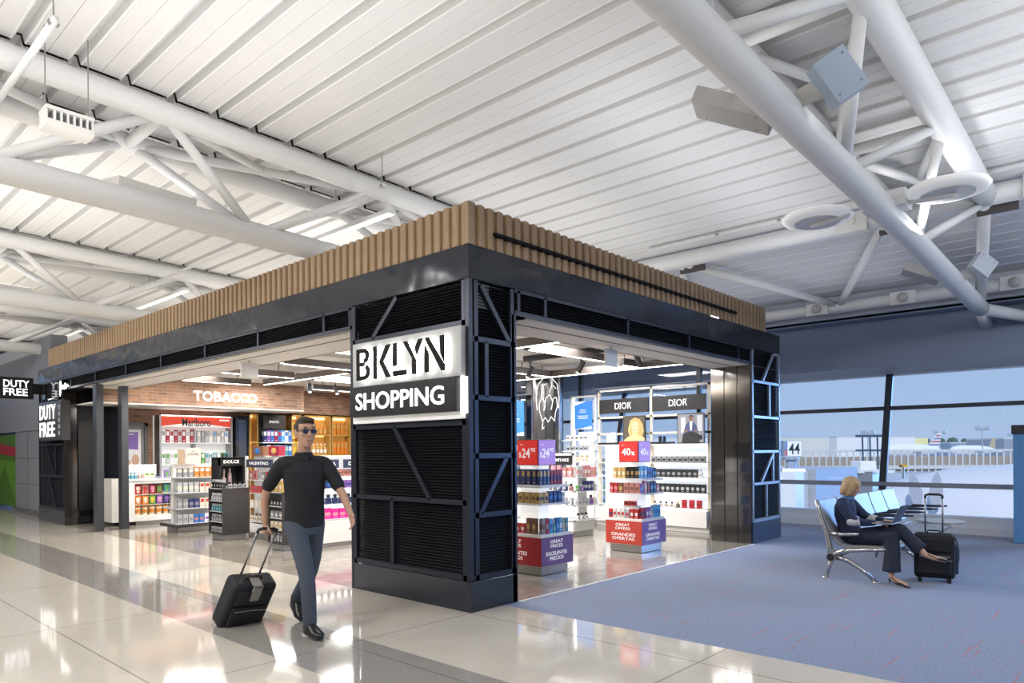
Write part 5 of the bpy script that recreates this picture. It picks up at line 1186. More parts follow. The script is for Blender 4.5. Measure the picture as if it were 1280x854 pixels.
# brick on the far side and dark steel pillar
b = M(); b.box(5.0, 12.30, 2.56, 7.3, 12.40, 3.2); struct(b.build('wall_brick_far', BRICK))
b = M(); b.box(6.15, 10.0, 0, 6.55, 10.5, 3.17); tag(b.build('steel_pillar', MATS['column_steel'], None, bevel=.01), 'dark square steel pillar inside the shop seen beside the corner pillar', 'pillar')

# low dark endcap stand (g2) and the gondola behind
def endcap(x0, x1, y0, y1, ztop, shelves, lab):
    t = thing('endcap_stand', lab, 'display stand', (x0, y0, 0), 'dark low endcap stands')
    b = M(); b.box(x0+.05, y0+.04, .004, x1-.05, y1-.03, .10); b.build('plinth', STEELB, t)
    b = M(); b.box(x0, y0, .10, x1, y0+.03, ztop); b.build('side_panel', DARKLAM, t, bevel=.003)
    b = M(); b.box(x0, y1-.03, .10, x1, y1, ztop); b.build('side_panel', DARKLAM, t, bevel=.003)
    b = M(); b.box(x1-.04, y0+.03, .10, x1, y1-.03, ztop); b.build('back_panel', LITSH, t)
    b = M(); b.box(x0, y0+.03, .10, x1-.04, y1-.03, .14); b.build('floor_panel', DARKLAM, t)
    for z in shelves:
        b = M(); b.box(x0+.01, y0+.03, z-.012, x1-.04, y1-.03, z); b.build('shelf', GLASSSH, t)
    return t
endcap(.94, 1.42, 7.0, 7.55, .90, (.32, .50, .68, .895), 'dark low endcap stand in front of the gondola, nearer the brick bulkhead')
FX = 'the low endcap stand by the snack gondola'; G = 'flacons on the low endcap stand'
row('-X', .97, 7.06, 7.5, .14, rep(5, 'flacon', 'silver', 'black', .06, .13, .05), 'the floor shelf', FX, 'the aisle', G)
row('-X', .97, 7.06, 7.5, .32, rep(5, 'flacon', 'grey', 'silver', .06, .12, .05), 'the second shelf', FX, 'the aisle', G)
row('-X', .97, 7.06, 7.5, .50, rep(5, 'flacon', 'teal', 'silver', .06, .12, .05), 'the third shelf', FX, 'the aisle', G)
row('-X', .97, 7.06, 7.5, .68, rep(5, 'flacon', 'silver', 'white', .06, .13, .05), 'the fourth shelf', FX, 'the aisle', G)
row('-X', .97, 7.04, 7.5, .895, rep(5, 'flacon', 'black', 'silver', .06, .15, .05), 'the top', FX, 'the aisle', G)
row('-Y', 7.03, 1.06, 1.38, .895, rep(4, 'flacon', 'silver', 'black', .06, .11, .05), 'the top edge', FX, 'the walkway', G)
t = thing('black_tester_case', 'tall black tester case with a lit logo plate behind the low endcap', 'display case', (1.45, 7.3, 0))
b = M(); b.box(1.02, 7.56, .91, 1.50, 7.60, 1.42); b.box(1.02, 7.3, .91, 1.05, 7.6, 1.42); b.box(1.02, 7.3, 1.28, 1.46, 7.34, 1.42); b.box(1.02, 7.3, 1.40, 1.50, 7.6, 1.43); b.box(1.46, 7.3, .91, 1.50, 7.6, 1.42); b.build('case', BLACK, t)
textobj('plate_writing', 'DOLCE', WRITE, t, (1.10, 7.298, 1.325), (1, 0, 0), (0, 0, 1), .28, .055, .001, .01)
b = M(); b.lathe((1.16, 7.42, .93), [(.03, 0), (.035, .12), (.015, .16), (.02, .26), (.005, .3)], 12); b.lathe((1.28, 7.45, .93), [(.035, 0), (.035, .2), (.015, .24), (.015, .3)], 12); b.build('tester_bottle', mat('pale_pink_glass', (.6, .45, .45), .15), t)
t = gondola(1.5, 2.15, 5.75, 7.30, 1.42, (.30, .55, .80, 1.03), 'white lit gondola with a dark blue header behind the walking man', '-X', base=.26, back=.1)
HB = mat('dark_blue_header', (.035, .045, .085), .4)
b = M(); b.box(1.49, 6.35, 1.25, 1.51, 7.25, 1.39); hd = b.build('blue_header', HB, t); textobj('header_writing', 'VALENTINO', WRITE, hd, (1.487, 7.15, 1.295), (0, -1, 0), (0, 0, 1), .68, .055, .001, .01)
b = M(); b.box(1.49, 7.25, .26, 1.53, 7.30, 1.45); b.build('front_upright', LAMW, t)
FX = 'the gondola behind the man'; G = 'boxes on the gondola behind the man'
row('-X', 1.53, 6.4, 7.2, 1.03, [('box', 'rose', 'white', .09, .15, .05), ('box', 'red', 'pink', .09, .15, .05), ('box', 'grey', 'white', .09, .14, .05), ('box', 'silver', 'grey', .09, .14, .05), ('box', 'rose', 'crimson', .09, .16, .05), ('box', 'rose', 'white', .09, .16, .05)], 'the top shelf', FX, 'the man', G)
row('-X', 1.53, 6.4, 7.2, .80, rep(6, 'box', 'red', 'crimson', .12, .12, .05), 'the second shelf', FX, 'the man', G)
row('-X', 1.53, 6.4, 7.2, .55, rep(5, 'box', 'cream', 'white', .11, .12, .05), 'the third shelf', FX, 'the man', G)
row('-X', 1.53, 6.4, 7.2, .30, rep(6, 'flacon', 'cream', 'brown', .09, .14, .05), 'the lowest shelf', FX, 'the man', G)
for x, y, w, lab in ((1.62, 6.9, .40, 'dark box with a blue badge on top of the gondola behind the man'), (1.62, 6.35, .35, 'red carton and round tin on top of the gondola behind the man')):
    t2 = thing('top_carton', lab, 'carton', (x, y, 1.45)); b = M(); b.box(x, y, 1.452, x+.12, y+w, 1.62); b.build('carton', pm('crimson' if w < .4 else 'brown'), t2, bevel=.003); b = M(); b.ball((x, y+w*.5, 1.535), .006, .09, .055); b.build('badge', pm('blue' if w >= .4 else 'gold'), t2)
# near gondola facing the walkway, endcap and pink boxes
endcap(.95, 1.25, 5.05, 5.50, .90, (.32, .50, .68, .895), 'dark low endcap stand just behind the walking man hand')
FX = 'the low endcap stand behind the man'; G = 'goods on the low endcap behind the man'
row('-X', .97, 5.10, 5.45, .14, rep(4, 'flacon', 'silver', 'grey', .06, .13, .05), 'the floor shelf', FX, 'the aisle', G)
row('-X', .97, 5.10, 5.45, .32, rep(3, 'box', 'cream', 'gold', .09, .12, .05), 'the second shelf', FX, 'the aisle', G)
row('-X', .97, 5.10, 5.45, .50, rep(3, 'box', 'grey', 'white', .09, .10, .05), 'the third shelf', FX, 'the aisle', G)
row('-X', .97, 5.10, 5.45, .68, rep(4, 'box', 'black', 'silver', .07, .10, .05), 'the fourth shelf', FX, 'the aisle', G)
row('-X', .97, 5.10, 5.45, .895, rep(3, 'box', 'gold', 'cream', .1, .18, .05), 'the top', FX, 'the aisle', G)
t = gondola(1.27, 3.1, 4.98, 5.6, 1.42, (.44, .68, .93, 1.12), 'wide white lit gondola facing the walkway with magenta boxes on its lowest shelf', '-Y', base=.42, back=.1, plinth=.06)
b = M(); b.box(1.35, 4.97, 1.25, 1.90, 4.99, 1.39); hd = b.build('blue_header', HB, t); textobj('header_writing', 'PRADA', WRITE, hd, (1.5, 4.968, 1.295), (1, 0, 0), (0, 0, 1), .34, .055, .001, .01)
b = M(); b.box(1.99, 4.97, 1.25, 2.7, 4.99, 1.39); hd = b.build('blue_header', HB, t); textobj('header_writing', 'DOLCE', WRITE, hd, (2.08, 4.968, 1.295), (1, 0, 0), (0, 0, 1), .3, .055, .001, .01)
FX = 'the wide walkway gondola'; G = 'boxes on the wide walkway gondola'
row('-Y', 5.02, 1.32, 3.0, .44, mix([(3, ('box', 'magenta', 'pink', .15, .17, .06)), (9, ('box', 'magenta', 'pink', .125, .155, .06))]), 'the lowest shelf', FX, 'the endcap', G)
row('-Y', 5.02, 1.32, 2.8, .68, mix([(9, ('flacon', 'navy', 'black', .09, .15, .05)), (3, ('flacon', 'silver', 'navy', .09, .14, .05))]), 'the second shelf', FX, 'the endcap', G)
row('-Y', 5.02, 1.32, 2.8, .93, mix([(4, ('box', 'navy', 'blue', .1, .13, .05)), (5, ('box', 'purple', 'navy', .1, .12, .05)), (3, ('box', 'rose', 'navy', .1, .11, .05))]), 'the third shelf', FX, 'the endcap', G)
row('-Y', 5.02, 1.9, 2.8, 1.12, mix([(4, ('box', 'rose', 'brown', .1, .11, .05)), (4, ('box', 'pink', 'rose', .1, .10, .05))]), 'the top shelf', FX, 'the header', G)
print('products', NPROD[0])

# ================================================================== LOUNGE: seats, people, luggage
PAD = mat('pale_seat_vinyl', (.34, .34, .36), .3); PADE = mat('seat_edge', (.03, .04, .06), .4)
bench = thing('tandem_seating', 'row of five pale airport seats on cast aluminium legs by the window', 'seating', (3.97, -2.1, 0))
X0, PW = 3.99, .66
def seat_curve(x): # side profile (y,z) of the shell, back top to front edge
    return [(-1.77, .90), (-1.80, .80), (-1.845, .68), (-1.90, .56), (-1.96, .46), (-2.03, .405), (-2.12, .39), (-2.25, .40), (-2.40, .405), (-2.50, .39), (-2.54, .37)]
for k in range(5):
    x0, x1 = X0+k*PW+.02, X0+(k+1)*PW-.02
    pr_ = seat_curve(0)
    for nm, sl in (('backrest', pr_[:6]), ('seat_pad', pr_[5:])):
        b = M(); n = len(sl); th = .035
        top = []; bot = []
        for i, (y, z) in enumerate(sl):
            a_, c_ = sl[max(0, i-1)], sl[min(n-1, i+1)]
            dy, dz_ = c_[0]-a_[0], c_[1]-a_[1]; L = sqrt(dy*dy+dz_*dz_); ny, nz = dz_/L, -dy/L
            if nz < 0 or (abs(nz) < .5 and ny > 0): ny, nz = -ny, -nz
            if nm == 'backrest' and ny > 0: ny, nz = -ny, -nz
            top.append((y, z)); bot.append((y-ny*th, z-nz*th))
        vs = [(x0, y, z) for y, z in top]+[(x1, y, z) for y, z in top]+[(x0, y, z) for y, z in bot]+[(x1, y, z) for y, z in bot]
        fs = []
        for i in range(n-1):
            fs += [(i, i+1, n+i+1, n+i), (2*n+i, 3*n+i, 3*n+i+1, 2*n+i+1), (i, 2*n+i, 2*n+i+1, i+1), (n+i, n+i+1, 3*n+i+1, 3*n+i)]
        fs += [(0, n, 3*n, 2*n), (n-1, 3*n-1, 4*n-1, 2*n-1)]
        b.add(vs, fs); b.build(nm, PAD, bench, smooth=False, bevel=.008)
for k in range(6):
    x = X0+k*PW
    b = M(); b.path([(x, y, z) for y, z in [(-1.745, .905), (-1.775, .80), (-1.82, .66), (-1.875, .50), (-1.90, .36), (-1.925, .25)]], [.014, .018, .02, .024, .032, .05], 12)
    b.path([(x, -1.925, .27), (x, -2.10, .335), (x, -2.3, .36), (x, -2.50, .375)], [.045, .03, .024, .016], 12)
    b.build('side_frame', CHROME, bench, smooth=True)
    if k in (0, 2, 5) or k > 0:
        b = M(); b.path([(x, -1.90, .52), (x, -2.02, .515), (x, -2.22, .53)] if k == 0 else [(x, -1.86, .60), (x, -2.1, .645), (x, -2.42, .655)], [.018, .022, .016], 10)
        b.build('armrest', CHROME if k == 0 else PADE, bench, smooth=True)
        if k > 1:
            b = M(); b.box(x-.025, -2.48, .645, x+.025, -2.02, .668); b.build('arm_pad', PADE, bench, bevel=.006)
    if k in (0, 3, 5):
        b = M(); b.path([(x, -1.93, .24), (x, -1.90, .14), (x, -1.865, .02)], [.034, .022, .016], 12); b.build('leg', CHROME, bench, smooth=True)
        b = M(); b.path([(x, -1.98, .25), (x, -2.10, .22), (x, -2.25, .13), (x, -2.385, .02)], [.032, .03, .022, .018], 12); b.build('leg', CHROME, bench, smooth=True)
        for y in (-1.855, -2.395):
            b = M(); b.lathe((x, y, 0), [(.042, 0), (.04, .008), (.018, .022)], 18); b.build('foot_pad', CHROME, bench, smooth=True)
        b = M(); b.tube((x-.045, -1.925, .245), (x+.045, -1.925, .245), .055, n=24); b.build('hub', CHROME, bench, auto=True)
        b = M(); b.tube((x-.048, -1.925, .245), (x-.044, -1.925, .245), .043, n=24); b.build('hub_cap', BLACKP, bench, auto=True)
b = M(); b.tube((X0+.0, -1.98, .27), (X0+5*PW, -1.98, .27), .028); b.build('beam', CHROME, bench, smooth=True)
b = M(); b.lathe((7.5, -2.35, .40), [(.30, 0), (.32, .01), (.32, .025), (.30, .03)], 32); b.tube((7.5, -2.3, .4), (7.3, -1.98, .27), .02); b.build('end_table_top', mat('pale_table', (.62, .64, .68), .35), bench, auto=True)

SKIN = mat('skin', (.50, .29, .20), .5, noise=(20, .06)); SKINW = mat('skin_fair', (.56, .34, .25), .5, noise=(20, .05))
def hand(b, w, d, n, th, s=1.0, curl=.35, L=.085):
    """w wrist, d direction of the fingers, n direction the palm faces, th the side the thumb leaves from."""
    w, d, n, th = V3(w), V3(d).normalized(), V3(n).normalized(), V3(th).normalized()
    pc = w+d*.045*s
    b.loft([(w+d*(t*s), th*(r*s), n*(.014*s if t > .01 else .02*s)) for t, r in ((-.02, .022), (0, .026), (.03, .036), (.06, .041), (.085, .040), (.092, .034))], 14)
    for i, (o, ln) in enumerate(((.030, .072), (.010, .080), (-.010, .075), (-.029, .060))):
        p = w+d*.085*s+th*o*s; a = 0; pts = [p-d*.02*s, p]
        for j, f_ in enumerate((.42, .32, .26)):
            a += curl*(1+.3*j); q = d*cos(a)+n*sin(a); p = p+q*ln*f_*s; pts.append(p)
        b.limb(pts, [.0092*s, .0092*s, .0086*s, .0080*s, .0072*s], 10)
    p = w+d*.028*s+th*.030*s
    pts = [p-th*.012*s]
    for j, ln in enumerate((.036, .030, .024)):
        q = (th*(.8-.28*j)+d*(.62+.2*j)+n*(.28+.22*j)).normalized(); p = p+q*ln*s; pts.append(p)
    b.limb([pts[0], pts[1], pts[2], pts[3]], [.013*s, .0115*s, .010*s, .0085*s], 10)
def head(b, c, f, u, s=1.0):
    """c centre of the skull, f facing, u up."""
    f = V3(f).normalized(); u = V3(u).normalized(); l = u.cross(f).normalized(); c = V3(c)
    R = Matrix((l, f, u)).transposed()
    def P(x, y, z): return c+l*x*s+f*y*s+u*z*s
    b.ball(P(0, -.012, .025), .075*s, .095*s, .092*s, 20, 14, R)
    b.loft([(P(0, y, z), l*rx*s, f*ry*s) for z, y, rx, ry in ((.07, .005, .070, .086), (.03, .008, .071, .086), (-.01, .010, .070, .083), (-.045, .012, .064, .078), (-.08, .022, .050, .064), (-.105, .034, .034, .044), (-.118, .040, .020, .028))], 22)
    b.loft([(P(0, .088, .028), l*.008*s, f*.008*s), (P(0, .098, .005), l*.011*s, f*.012*s), (P(0, .108, -.016), l*.016*s, f*.014*s), (P(0, .098, -.028), l*.017*s, f*.010*s)], 12)
    b.ball(P(0, .083, -.055), .026*s, .012*s, .007*s, 12, 8, R); b.ball(P(0, .081, -.067), .022*s, .012*s, .007*s, 12, 8, R)
    for sx in (-1, 1):
        b.ball(P(.032*sx, .078, .036), .024*s, .014*s, .008*s, 12, 8, R)
        b.ball(P(.040*sx, .066, -.012), .022*s, .020*s, .020*s, 12, 8, R)
        b.ball(P(.077*sx, -.008, -.002), .011*s, .021*s, .032*s, 12, 8, R)
    return P, R

# ---- walking man -----------------------------------------------------------
mx_, my_ = -1.30, .70
fwd = V3((-.10, -1, 0)).normalized(); lft = V3((1, -.10, 0)).normalized()
def mp(l, f, z): return V3((mx_, my_, 0))+lft*l+fwd*f+V3((0, 0, z))
man = thing('person', 'person in black polo and blue grey jeans striding past the pillar, pulling a case', 'person', (mx_, my_, 0))
shR, shL = mp(-.182, -.02, 1.425), mp(.182, .02, 1.42)
elR, wrR = mp(-.27, -.20, 1.15), mp(-.265, -.19, .905)
elL, wrL = mp(.26, .20, 1.14), mp(.22, .40, .985)
hipR, hipL = mp(-.09, 0, .90), mp(.09, 0, .90)
knR, anR = mp(-.10, .26, .50), mp(-.10, .30, .10)
knL, anL = mp(.06, .02, .49), mp(.09, -.36, .165)
b = M()
b.loft([(mp(0, f, z), lft*a, fwd*c) for z, f, a, c in ((.86, 0, .13, .10), (.95, -.005, .155, .105), (1.08, 0, .138, .10), (1.22, .005, .155, .108), (1.34, 0, .165, .108), (1.42, -.005, .15, .09), (1.465, -.008, .085, .07), (1.50, -.005, .060, .058), (1.58, .01, .054, .056), (1.64, .02, .052, .056))], 26)
b.limb([shR+V3((0, 0, -.02)), elR, wrR], [.042, .037, .026]); b.limb([shL+V3((0, 0, -.02)), elL, wrL], [.042, .037, .026])
b.limb([mp(-.10, 0, 1.40), shR+V3((0, 0, -.03))], [.036, .036]); b.limb([mp(.10, 0, 1.40), shL+V3((0, 0, -.03))], [.036, .036])
b.limb([hipR, knR, anR], [.082, .052, .036]); b.limb([hipL, knL, anL], [.082, .052, .036])
b.limb([mp(-.10, .29, .08), mp(-.10, .36, .055)], [.026, .02]); b.limb([mp(.09, -.37, .14), mp(.085, -.31, .09)], [.026, .02])
hd_f = (fwd*.95+lft*-.12+V3((0, 0, -.06))).normalized()
Pm, Rm = head(b, mp(0, .035, 1.672), hd_f, (fwd*.06+V3((0, 0, 1))).normalized(), 1.06)
hand(b, wrR, (mp(-.27, -.20, .82)-wrR), lft*.9+fwd*-.1, fwd, 1.0, .85)
hand(b, wrL, (fwd*.62+V3((0, 0, -.75))+lft*-.1), lft*-1+fwd*-.1, fwd*.75+V3((0, 0, .6)), 1.0, .28)
b.build('body', SKIN, man, remesh=.0055)
JEANS = mat('blue_grey_denim', (.06, .075, .105), .85, noise=(40, .2), bump=(300, .2, .002)); POLO = mat('black_polo_knit', (.012, .013, .017), .85, noise=(60, .15), bump=(9, .25, .02))
b = M()
b.loft([(mp(0, f, z), lft*a, fwd*c) for z, f, a, c in ((.865, 0, .168, .128), (.95, 0, .178, .130), (1.08, .005, .168, .125), (1.22, .008, .178, .130), (1.34, .0, .190, .128), (1.41, -.008, .178, .108), (1.455, -.01, .12, .085), (1.482, -.01, .078, .072))], 28)
for s_, e_, sg in ((shR, elR, -1), (shL, elL, 1)):
    b.limb([mp(.10*sg, 0, 1.40), s_+V3((0, 0, -.012)), s_.lerp(e_, .35), s_.lerp(e_, .74)], [.078, .066, .062, .058])
b.build('polo_shirt', POLO, man, remesh=.008)
b = M(); b.loft([(mp(0, -.008, 1.468), lft*.088, fwd*.080), (mp(0, -.004, 1.505), lft*.070, fwd*.070)], 24)
b.build('collar', POLO, man, smooth=True)
b = M()
b.loft([(mp(0, 0, z), lft*a, fwd*c) for z, a, c in ((.80, .165, .118), (.88, .168, .122), (.94, .160, .118), (.97, .155, .115))], 24)
b.limb([hipR, knR, anR+V3((0, 0, .01))], [.094, .066, .056]); b.limb([hipL, knL, anL+V3((0, 0, .02))], [.094, .066, .056])
b.build('jeans', JEANS, man, remesh=.009)
SHOE = mat('black_shoe', (.012, .012, .014), .35)
def shoe(an, toe, nm='shoe'):
    b = M(); an, toe = V3(an), V3(toe); d = (toe-an).normalized(); sd = d.cross(V3((0, 0, 1))).normalized(); up_ = sd.cross(d)
    L = (toe-an).length
    b.loft([(an-d*.06+up_*0.0, sd*.022, up_*.020), (an-d*.05+up_*.005, sd*.036, up_*.036), (an+up_*.022, sd*.042, up_*.058), (an+d*L*.4+up_*.008, sd*.044, up_*.044), (an+d*L*.75-up_*.006, sd*.050, up_*.030), (an+d*L-up_*.010, sd*.040, up_*.024), (an+d*(L+.03)-up_*.012, sd*.018, up_*.014)], 18)
    o = b.build(nm, SHOE, man, smooth=True)
    b = M(); c = an+d*L*.45-up_*.034; b.loft([(an-d*.062-up_*.034, sd*.030, up_*.010), (an-d*.02-up_*.034, sd*.041, up_*.013), (c, sd*.045, up_*.010), (an+d*L*.8-up_*.034, sd*.050, up_*.009), (an+d*(L+.03)-up_*.030, sd*.022, up_*.007)], 14); b.build('sole', BLACKP, o, smooth=True)
shoe(mp(-.10, .285, .058), mp(-.10, .475, .048)); shoe(mp(.09, -.38, .130), mp(.08, -.235, .045))
for sg in (-1, 1):
    b = M(); b.obox(mp(.030*sg, .083, 1.462), lft*.026+V3((0, 0, -.012*sg*sg)), fwd*.006, V3((0, 0, .020))-lft*.012*sg); b.build('collar_flap', mat('collar_knit', (.022, .023, .028), .85), man, bevel=.003)
b = M(); b.ball(Pm(0, .094, -.060), .024, .006, .0065, 14, 8, Rm); b.build('lips', mat('lip_skin', (.36, .16, .12), .5), man, smooth=True)
for sx in (-1, 1):
    b = M(); b.ball(Pm(.034*sx, .090, .044), .021, .006, .004, 12, 6, Rm); b.build('eyebrow', mat('brow_hair', (.04, .03, .02), .8), man, smooth=True)
HAIRM = mat('short_grey_brown_hair', (.045, .035, .028), .8, bump=(160, .6, .004))
b = M()
b.ball(Pm(0, -.022, .040), .082*1.06, .096*1.06, .092*1.06, 22, 14, Rm)
for sx in (-1, 1): b.ball(Pm(.066*sx, -.025, .02), .020, .055, .055, 14, 8, Rm)
b.ball(Pm(0, .045, .105), .062, .045, .022, 14, 8, Rm)
b.build('hair', HAIRM, man, remesh=.007)
b = M()
for sx in (-1, 1):
    b.ball(Pm(.033*sx, .094, .014), .028, .006, .019, 14, 8, Rm)
b.build('sunglasses_lens', mat('blue_lens', (.02, .03, .10), .08), man, smooth=True)
b = M(); b.path([Pm(-.078, -.01, .02), Pm(-.070, .07, .020), Pm(-.03, .1, .030), Pm(0, .104, .026), Pm(.03, .1, .030), Pm(.070, .07, .020), Pm(.078, -.01, .02)], .0035, 6); b.build('glasses_frame', BLACKP, man, smooth=True)

# ---- his trolley case --------------------------------------------------------
CASE = mat('black_case_fabric', (.010, .011, .016), .7, bump=(120, .3, .003)); SILV = mat('silver_trim', (.55, .54, .52), .3, metal=.8)
def trolley(lab, w, h, d, handle_h, nm, strap=False, plain=False):
    t = thing(nm, lab, 'suitcase', (0, 0, 0))
    b = M()
    def sec(z, ww, dd): return ((0, 0, z), ww, dd)
    z0 = .045
    pts = []
    b.box(-w/2, -d/2, z0, w/2, d/2, z0+h); sh = b.build('shell', CASE, t, bevel=.045)
    sh.modifiers['bevel'].segments = 4
    b = M(); b.box(-w*.40, -d/2-.035, z0+.05, w*.40, -d/2+.01, z0+h*.55); b.build('front_pocket', CASE, t, bevel=.018)
    b = M(); b.box(-w*.38, -d/2-.02, z0+h*.60, w*.38, -d/2+.01, z0+h*.9); b.build('upper_pocket', CASE, t, bevel=.012)
    b = M(); b.path([(-w*.36, -d/2-.038, z0+h*.50), (0, -d/2-.040, z0+h*.52), (w*.36, -d/2-.038, z0+h*.50)], .003, 6); b.build('zip', SILV, t)
    b = M(); b.path([(-.07, 0, z0+h-.004), (-.06, 0, z0+h+.028), (.06, 0, z0+h+.028), (.07, 0, z0+h-.004)], .009, 8); b.build('carry_handle', BLACKP, t, smooth=True)
    for sx in (-1, 1):
        b = M(); b.tube((sx*.085, d/2-.03, z0+h-.02), (sx*.085, d/2-.03, z0+h+handle_h), .0095, n=10); b.build('pull_tube', GREYM, t, smooth=True)
        b = M(); b.tube((sx*(w/2-.05)-.014, d/2-.02, .032), (sx*(w/2-.05)+.014, d/2-.02, .032), .032, n=20); wl = b.build('wheel', BLACKP, t, auto=True)
        b = M(); b.tube((sx*(w/2-.05)-.016, d/2-.02, .032), (sx*(w/2-.05)+.016, d/2-.02, .032), .014, n=14); b.build('wheel_hub', SILV, wl, auto=True)
        b = M(); b.box(sx*(w/2-.06)-.02, -d/2+.01, .0, sx*(w/2-.06)+.02, -d/2+.04, z0+.01); b.build('foot', BLACKP, t)
    b = M(); b.path([(-.085, d/2-.03, z0+h+handle_h-.03), (-.082, d/2-.03, z0+h+handle_h), (-.05, d/2-.03, z0+h+handle_h+.012), (.05, d/2-.03, z0+h+handle_h+.012), (.082, d/2-.03, z0+h+handle_h), (.085, d/2-.03, z0+h+handle_h-.03)], .014, 10); b.build('grip', BLACKP, t, smooth=True)
    return t
c1 = trolley('black trolley case rolling tilted behind the walking person, grey tag on top', .40, .50, .20, .47, 'trolley_case')
b = M(); b.box(-.04, -.13, .40, .04, -.105, .56); b.box(-.04, -.13, .54, .04, .02, .56); b.build('grey_tag', mat('grey_tag', (.28, .27, .25), .7), c1, bevel=.003)
b = M(); b.box(-.19, -.10, .02, .19, .06, .05); b.build('pale_base_bar', mat('pale_bar', (.55, .5, .45), .5), c1, bevel=.006)
piv = V3((-1.64, 1.50, 0.0)); dirc = (V3(wrR)+V3((0, .0, -.10))-V3((-1.60, 1.40, .05))).normalized()
zax = dirc; yax = (V3((0, 1, 0))-zax*zax.y).normalized()
xax = yax.cross(zax)
R3 = Matrix((xax, yax, zax)).transposed().to_4x4()
off = R3 @ V3((0, .08, 0.0))
c1.matrix_world = Matrix.Translation(V3((-1.60, 1.44, .0))-off+V3((0, 0, .0))) @ R3

# ---- seated woman -------------------------------------------------------------
wm = thing('person', 'person with blonde bob in navy clothes seated cross-legged at the row end, typing on laptop', 'person', (4.28, -2.1, 0))
f2 = V3((-.05, -1, 0)).normalized(); l2 = V3((1, -.05, 0)).normalized()
def wp(x, y, z): return V3((x, y, z))
hpR, hpL = wp(4.19, -2.10, .46), wp(4.36, -2.10, .46)
kR, aR = wp(4.09, -2.53, .50), wp(3.95, -2.56, .10)
kL, aL = wp(4.17, -2.60, .59), wp(4.10, -2.86, .345)
sR, sL = wp(4.12, -2.00, .862), wp(4.43, -2.00, .862)
eR, hR_ = wp(4.06, -2.12, .66), wp(4.14, -2.36, .655)
eL, hL_ = wp(4.47, -2.16, .68), wp(4.36, -2.40, .665)
b = M()
b.loft([(wp(4.275, y, z), l2*a, f2*c) for z, y, a, c in ((.42, -2.08, .15, .11), (.50, -2.05, .155, .115), (.60, -2.02, .125, .10), (.72, -1.99, .13, .10), (.82, -1.985, .145, .095), (.88, -1.99, .12, .07), (.915, -2.005, .065, .052), (.95, -2.02, .045, .045), (1.0, -2.035, .043, .045))], 24)
b.limb([sR, eR, hR_], [.042, .032, .022]); b.limb([sL, eL, hL_], [.042, .032, .022])
b.limb([hpR, kR, aR], [.075, .05, .030]); b.limb([hpL, kL, aL], [.075, .05, .030])
b.limb([aR, wp(3.93, -2.60, .062), wp(3.89, -2.72, .030)], [.030, .028, .022]); b.limb([aL, wp(4.09, -2.93, .325), wp(4.08, -3.05, .305)], [.030, .028, .022])
Pw, Rw = head(b, wp(4.275, -2.06, 1.055), (f2*.95+V3((0, 0, -.30))).normalized(), (f2*.30+V3((0, 0, .95))).normalized(), .93)
hand(b, hR_, wp(0.06, -.97, .02), (0, 0, -1), (1, 0, 0), .86, .35); hand(b, hL_, wp(-.10, -.97, .02), (0, 0, -1), (-1, 0, 0), .86, .35)
b.build('body', SKINW, wm, remesh=.0055)
NAVYC = mat('navy_knit', (.018, .03, .075), .85, noise=(40, .2), bump=(12, .25, .02)); TRO = mat('dark_navy_trousers', (.010, .016, .038), .8, bump=(8, .3, .02))
b = M()
b.loft([(wp(4.275, y, z), l2*a, f2*c) for z, y, a, c in ((.43, -2.09, .165, .125), (.50, -2.06, .168, .13), (.60, -2.02, .142, .118), (.72, -1.99, .148, .118), (.82, -1.985, .162, .110), (.875, -1.99, .14, .086), (.91, -2.0, .085, .066))], 26)
for s_, e_, h_, sg in ((sR, eR, hR_, -1), (sL, eL, hL_, 1)):
    b.limb([wp(4.275+.09*sg, -1.99, .86), s_, e_, h_.lerp(e_, .12)], [.072, .068, .052, .036])
b.build('sweater', NAVYC, wm, remesh=.008)
for c_a, c_b, r0, r1 in ((eL.lerp(hL_, -.05), eL.lerp(hL_, .55), .054, .046), (eR.lerp(hR_, -.02), eR.lerp(hR_, .30), .052, .048)):
    b = M(); b.limb([c_a, c_b], [r0, r1]); b.build('patterned_cuff', mat('white_grey_pattern', (.55, .55, .58), .8, noise=(30, .5)), wm, smooth=True)
b = M(); b.loft([(wp(4.275, -2.005, .895), l2*.085, f2*.066), (wp(4.275, -2.02, .945), l2*.058, f2*.056)], 20); b.build('blue_collar', mat('blue_scarf', (.10, .22, .45), .8), wm, smooth=True)
b = M()
b.limb([hpR, kR], [.098, .078]); b.loft([(kR, V3((.078, 0, 0)), V3((0, .078, 0))), (wp(4.04, -2.55, .36), V3((.080, 0, 0)), V3((0, .080, 0))), (wp(3.995, -2.555, .25), V3((.083, 0, 0)), V3((0, .086, 0))), (wp(3.96, -2.56, .15), V3((.087, 0, 0)), V3((0, .095, 0)))], 20)
b.limb([hpL, kL], [.098, .074]); dl = (aL-kL).normalized(); nl = dl.cross(V3((1, 0, 0))).normalized(); b.loft([(kL, V3((.074, 0, 0)), nl*.074), (kL.lerp(aL, .4), V3((.070, 0, 0)), nl*.072), (kL.lerp(aL, .82), V3((.072, 0, 0)), nl*.080)], 20)
b.loft([(wp(4.275, -2.08, z), l2*a, f2*c) for z, a, c in ((.39, .15, .12), (.46, .165, .13), (.53, .155, .122))], 22)
b.build('trousers', TRO, wm, remesh=.009)
b = M()
c_ = Pw(0, -.014, .028)
b.ball(c_, .088, .104, .098, 22, 14, Rw)
b.loft([(Pw(0, -.03, .03), l2*.090, f2*.088), (Pw(0, -.035, -.04), l2*.098, f2*.082), (Pw(0, -.04, -.09), l2*.092, f2*.070), (Pw(0, -.045, -.125), l2*.07, f2*.05)], 22)
